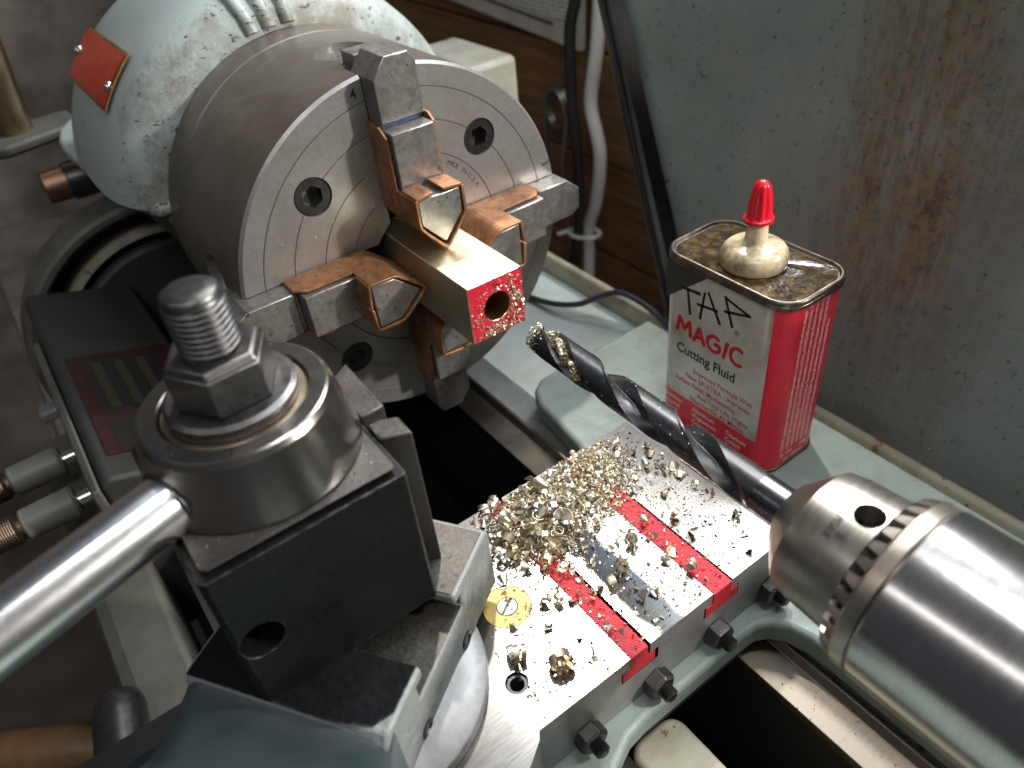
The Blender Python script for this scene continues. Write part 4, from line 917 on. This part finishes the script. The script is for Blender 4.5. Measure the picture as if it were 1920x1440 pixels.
# ------------------------------------------------------------------ brass chips
rc = random.Random(11)
def curl(r0, r1, w_, turns, rise, seg=14, th_=0.09, taper=0.0):
    """rolled strip: spiral in XZ, width along Y, real thickness"""
    mb = MB(); n = seg+1
    for i in range(n):
        f_ = i/seg; a = 2*math.pi*turns*f_; r_ = r0+(r1-r0)*f_; c_ = w_*(1-taper*f_)
        for rr in (r_, r_+th_):
            for e in (0, 1): mb.v.append((rr*(1-0.5*e*taper)*math.cos(a), rise*f_ + e*c_, rr*(1-0.5*e*taper)*math.sin(a)))
    for i in range(seg):
        a = 4*i; b_ = a+4
        mb.f += [(a, a+1, b_+1, b_), (a+2, b_+2, b_+3, a+3), (a, b_, b_+2, a+2), (a+1, a+3, b_+3, b_+1)]
    mb.f += [(0, 2, 3, 1), (4*seg, 4*seg+1, 4*seg+3, 4*seg+2)]
    return mb
def cone(r0, r1, h_, deg, seg=10, th_=0.09):
    mb = MB()
    for i in range(seg+1):
        a = R(deg*i/seg); k_ = 1+0.18*i/seg
        for q in (0, th_):
            mb.v += [((r0*k_+q)*math.cos(a), 0, (r0*k_+q)*math.sin(a)), ((r1*k_+q)*math.cos(a), h_*(1-0.1*(i % 3)/3), (r1*k_+q)*math.sin(a))]
    for i in range(seg):
        a = 4*i; b_ = a+4
        mb.f += [(a, a+1, b_+1, b_), (a+2, b_+2, b_+3, a+3), (a, b_, b_+2, a+2), (a+1, a+3, b_+3, b_+1)]
    mb.f += [(0, 2, 3, 1), (4*seg, 4*seg+1, 4*seg+3, 4*seg+2)]
    return mb
PROT = [cone(0.30, 1.35, 2.5, 230, th_=0.06), cone(0.15, 0.9, 2.1, 190, 8, 0.06), cone(0.6, 1.7, 2.2, 150, 8, 0.06), curl(0.5, 1.8, 1.3, 1.4, 0.2, th_=0.06), curl(1.3, 1.7, 1.0, 1.7, 2.4, 18, 0.06), curl(0.9, 1.2, 1.9, 0.5, 0.0, 7, 0.05, 0.6),
        curl(2.2, 2.6, 1.9, 0.24, 0, 5, 0.05, 0.7), cone(0.12, 1.6, 1.8, 95, 5, 0.05), curl(0.3, 2.2, 1.5, 1.9, 0.6, 20, 0.06), curl(0.18, 0.3, 2.0, 0.6, 0, 5, 0.05), cone(0.4, 2.0, 2.8, 200, 10, 0.07), curl(1.6, 1.8, 0.7, 0.45, 1.2, 7, 0.05)]
def centred(mb):
    n = len(mb.v); c_ = [sum(q[i] for q in mb.v)/n for i in range(3)]; mb.v = [tuple(q[i]-c_[i] for i in range(3)) for q in mb.v]; return mb
PROT = [centred(q) for q in PROT]; PMESH = []
for q in PROT:
    me = mesh_of(q, 'brass_chip', (0, 0, 0), 40); me.materials.append(M['brass_chip']); PMESH.append(me)
def pile_h(x, y):
    return 3.4*math.exp(-((x-107)/14)**2-((y+3)/16.5)**2) + 3.2*math.exp(-((x-115)/14.5)**2-((y+30)/14.0)**2)
def rand_rot(flat=False):
    if flat: return Matrix.Rotation(rc.uniform(0, 6.28), 4, 'Z') @ Matrix.Rotation(rc.uniform(-0.5, 0.5), 4, 'X') @ Matrix.Rotation(rc.uniform(0, 6.28), 4, 'Y')
    return Matrix.Rotation(rc.uniform(0, 6.28), 4, 'Z') @ Matrix.Rotation(rc.uniform(0, 6.28), 4, 'X') @ Matrix.Rotation(rc.uniform(0, 6.28), 4, 'Y')
def put_chip(x, y, floor_, k_, scl, label, group, flat=True):
    o = bpy.data.objects.new('brass_chip', PMESH[k_]); col.objects.link(o)
    m_ = rand_rot(flat) @ Matrix.Scale(scl, 4); lo = min((m_ @ Vector(q)).z for q in PROT[k_].v)
    o.matrix_world = Matrix.Translation(Vector((x, y, floor_-lo+0.02))*S) @ m_
    return tag(o, label, 'metal chip', group)
def blocked(x, y):                                  # under the swivel base, in the plug screw or off the table
    return math.hypot(x-131, y+108) < 41 or x < XL+1.5 or x > XR-1.5 or y > 31 or (0.83*x+0.56*y < 78 and y < -55 and x < 150 and 0.56*x-0.83*y > 115)
GS, GP = 'loose brass chips on the cross slide', 'brass chips on the swarf heap'
KIND = ['cone-shaped brass chip', 'slim cone-shaped brass chip', 'open scoop-shaped brass chip', 'tight brass spiral', 'ringlet of brass ribbon', 'bent tapering brass flake', 'gently curved brass flake', 'fan-shaped brass flake', 'wide brass spiral', 'needle-thin rolled brass sliver', 'broad cone-shaped brass chip', 'narrow twisted brass ribbon']
def chip_label(k_, x, y, scl, heap):
    nm = ('large ' if scl > 1.45 else 'small ' if scl < 0.9 else '') + KIND[k_]
    if heap: return nm + (' on the brown front slope of the swarf heap' if y < -18 else ' on the pale rear crest of the swarf heap')
    if SL[0][0] < y < SL[0][1]: return nm + ' on the red slot cover next to the brass plug'
    if SL[1][0] < y < SL[1][1]: return nm + ' on the red slot cover under the drill'
    if y < SL[0][0]: return nm + ' on bare steel near the round brass plug'
    if y < SL[1][0]: return nm + ' on the steel land between the red slot covers'
    return nm + ' on the steel strip right under the drill'
BIG = [(153, -65, 4, 1.7), (151, -66, 8, 1.3), (163, -57, 8, 2.0), (165.5, -56, 3, 1.5), (160.5, -55.5, 2, 1.5), (144, -61, 2, 1.1), (142, -47, 0, 1.2), (145, -43, 8, 1.1), (149, -19, 4, 1.4), (151, -25, 3, 1.5), (153, 10, 6, 1.6), (126, 27, 2, 1.5), (123, 24, 4, 1.2), (145, 29, 7, 1.3), (143, -9, 4, 1.4), (141, -7, 8, 1.1), (170, -24, 5, 1.2), (163, -17, 0, 1.2), (161, -13, 6, 1.0),
       (154, -1, 2, 1.5), (163, -1, 4, 1.2), (157, 28, 3, 1.1), (159, 27, 5, 1.2), (171, 19, 7, 1.2), (127, -52, 0, 1.3), (124, -56, 10, 1.1), (115, -50, 10, 1.2), (119, -47, 4, 1.4), (112, -46, 8, 1.4), (104, -44, 0, 1.2), (122, -44, 3, 1.3), (128, -43, 10, 1.0), (131, -37, 8, 1.3), (136, -34, 4, 1.2), (139, -32, 5, 1.3), (147, -36, 6, 1.2), (151, -34, 7, 1.0), (167, -35, 7, 1.2), (98, -40, 4, 1.4), (97, -35, 3, 1.5), (134, 16, 9, 1.6), (132, 20, 5, 1.2)]
cnt = 0
for x, y, k_, s_ in BIG: put_chip(x, y, -54.95 + pile_h(x, y)*0.8, k_, s_, chip_label(k_, x, y, s_, False), GS); cnt += 1
while cnt < 165:
    u_ = rc.random()
    if u_ < 0.35: x, y = rc.gauss(122, 17), rc.gauss(-14, 22)
    else: x, y = 173 - 75*rc.random()**0.8, rc.uniform(-56, 30)
    if blocked(x, y) or pile_h(x, y) > 2.2: continue
    k_, s_ = rc.choice([0, 0, 1, 1, 2, 5, 5, 6, 7, 7, 9, 9, 11, 3]), rc.uniform(0.6, 1.35); put_chip(x, y, -54.95 + pile_h(x, y)*0.85, k_, s_, chip_label(k_, x, y, s_, False), GS); cnt += 1
cnt = 0
while cnt < 130:
    if rc.random() < 0.45: x, y = rc.gauss(108, 11), rc.gauss(-3, 13)
    else: x, y = rc.gauss(116, 12), rc.gauss(-30, 11)
    if blocked(x, y) or pile_h(x, y) < 0.9: continue
    brown = y < -18
    k_ = rc.choice([0, 2, 3, 4, 8, 10, 5, 6, 3, 8] if brown else [0, 1, 5, 6, 7, 9, 9, 2, 11]); s_ = rc.uniform(0.85, 1.6) if brown else rc.uniform(0.6, 1.15)
    put_chip(x, y, -55.2 + pile_h(x, y)*0.92, k_, s_, chip_label(k_, x, y, s_, True), GP, False); cnt += 1
GB = 'brass chips on the bed'
for x, y, k_, s_ in ((222, 27.8+3, 7, 1.5), (206, 30.5, 2, 1.3), (238, 31, 10, 1.4)): put_chip(x, y, -98.95, k_, s_, KIND[k_] + ' on the rear bed ledge below the drill chuck', GB)

def grains(mb, x, y, z, s_, r_):
    m_ = Matrix.Translation((x, y, z)) @ rand_rot() @ Matrix.Diagonal((s_*r_.uniform(0.5, 1.3), s_*r_.uniform(0.3, 0.9), s_*r_.uniform(0.12, 0.5), 1))
    vs = [m_ @ Vector(q) for q in ((-.5, -.5, 0), (.5, -.45, .25), (.4, .5, -.2), (-.5, .4, .3), (0, 0, -.6))]
    mb.add(vs, [(0, 1, 2), (0, 2, 3), (0, 4, 1), (1, 4, 2), (2, 4, 3), (3, 4, 0)])
hp = MB(); n = 0
while n < 8000:
    x, y = (rc.gauss(107, 11.5), rc.gauss(-3, 13.5)) if rc.random() < 0.68 else (rc.gauss(115, 12.5), rc.gauss(-30, 11.5))
    if blocked(x, y): continue
    hh = pile_h(x, y)
    if hh < 0.35: continue
    grains(hp, x, y, -55+hh*rc.uniform(0.72, 1.0), rc.uniform(0.4, 1.25), rc); n += 1
n = 0
while n < 700:                                       # curls packed inside the heap
    x, y = (rc.gauss(107, 10), rc.gauss(-4, 12)) if rc.random() < 0.45 else (rc.gauss(115, 11), rc.gauss(-30, 10))
    if blocked(x, y) or pile_h(x, y) < 1.0: continue
    k_ = rc.choice([0, 1, 2, 3, 5, 6, 7, 9, 11]); m_ = Matrix.Translation((x, y, -55+pile_h(x, y)*rc.uniform(0.7, 1.0))) @ rand_rot() @ Matrix.Scale(rc.uniform(0.5, 1.15), 4)
    hp.add([m_ @ Vector(q) for q in PROT[k_].v], PROT[k_].f); n += 1
stuff('swarf_heap', hp, 'brass_dust', 'heap of fine brass swarf piled on the cross slide', 'swarf', None, smooth=0)
fs = MB(); n = 0
while n < 3200:
    x, y = (rc.gauss(122, 24), rc.gauss(-12, 28)) if rc.random() < 0.6 else (rc.uniform(97, 173), rc.uniform(-72, 31))
    if blocked(x, y) or y < -73: continue
    grains(fs, x, y, -54.85, rc.choice([0.25, 0.35, 0.5, 0.7, 1.0, 1.4]), rc); n += 1
for _ in range(260): grains(fs, rc.uniform(195, 300), rc.choice([rc.uniform(9, 21), rc.gauss(29, 3)]), -96.7, rc.uniform(0.2, 0.6), rc)
stuff('scattered_swarf', fs, 'brass_dust', 'fine brass crumbs scattered over the cross slide and bed', 'swarf', None, smooth=0)
# swarf packed in the flute, dust on the drill tip
fp = MB()
for _ in range(44):
    x = rc.uniform(94, 113); a = R(128.6 + 360*(x-103)/LEAD + rc.uniform(-14, 14)); r_ = rc.uniform(3.2, 5.2)
    k_ = rc.choice([3, 5, 8, 4, 8, 3, 11]); m_ = Matrix.Translation((x, OY+r_*math.cos(a), OZ+r_*math.sin(a))) @ rand_rot() @ Matrix.Scale(rc.uniform(0.6, 1.05), 4)
    fp.add([m_ @ Vector(q) for q in PROT[k_].v], PROT[k_].f)
for _ in range(900):
    x = 86.2 + abs(rc.gauss(0, 2.4)); a = rc.uniform(0, 6.28); r_ = rsec(math.degrees(a) - 360*x/LEAD - PH0)
    grains(fp, x-0.5, OY+(r_+0.1)*math.cos(a), OZ+(r_+0.1)*math.sin(a), rc.uniform(0.35, 0.9), rc)
for _ in range(300):
    x = rc.choice([rc.uniform(90, 178), rc.gauss(134, 5), rc.gauss(156, 5)]); a = rc.uniform(0.5, 3.0); r_ = rsec(math.degrees(a) - 360*x/LEAD - PH0)
    grains(fp, x, OY+(r_+0.03)*math.cos(a), OZ+(r_+0.03)*math.sin(a), rc.uniform(0.15, 0.42), rc)
stuff('packed_swarf', fp, 'brass_dust', '', '', dr, smooth=30)
# burrs and chips stuck to the red face
bf = MB()
for _ in range(800):
    a = rc.uniform(0, 6.28); r_ = abs(rc.gauss(8.6, 1.9)); y, z = r_*math.cos(a), r_*math.sin(a)
    if rc.random() < 0.45: y, z = rc.gauss(8.5, 2.0), rc.gauss(2, 5)
    if rc.random() < 0.3: y, z = rc.gauss(0, 7), rc.gauss(-10, 1.2)
    if r_ < 6.3 or math.hypot(y, z) < 6.3 or abs(y) > 12 or abs(z) > 12.2: continue
    grains(bf, XE+0.3, y, z, rc.uniform(0.4, 1.5), rc)
for _ in range(70): grains(bf, rc.uniform(44, 59), rc.uniform(-12, 12), 12.45, rc.uniform(0.15, 0.45), rc)
stuff('clinging_swarf', bf, 'brass_dust', '', '', bb, smooth=0)
# fine dust on the chuck face, pads and tool post
dm = MB()
for _ in range(420):
    a, r_ = rc.uniform(0, 6.28), 74*math.sqrt(rc.random())
    if r_ < 20: continue
    grains(dm, 0.05, r_*math.cos(a), r_*math.sin(a), rc.uniform(0.12, 0.42), rc)
stuff('face_dust', dm, 'brass_dust', '', '', ck, smooth=0)
dm = MB()
for _ in range(260):
    x, y = rc.uniform(82, 139), rc.uniform(-131, -82)
    if math.hypot(x-CX, y-CY) < 27.2: continue
    grains(dm, x, y, 29.8, rc.choice([0.2, 0.3, 0.4, 0.9]), rc)
for _ in range(22):
    a, r_ = rc.uniform(0, 6.28), rc.uniform(18.5, 22); grains(dm, CX+r_*math.cos(a), CY+r_*math.sin(a), 48.4, rc.choice([0.15, 0.2, 0.25, 0.3, 1.4 if _ < 3 else 0.2]), rc)
stuff('post_dust', dm, 'brass_dust', '', '', tp, smooth=0)
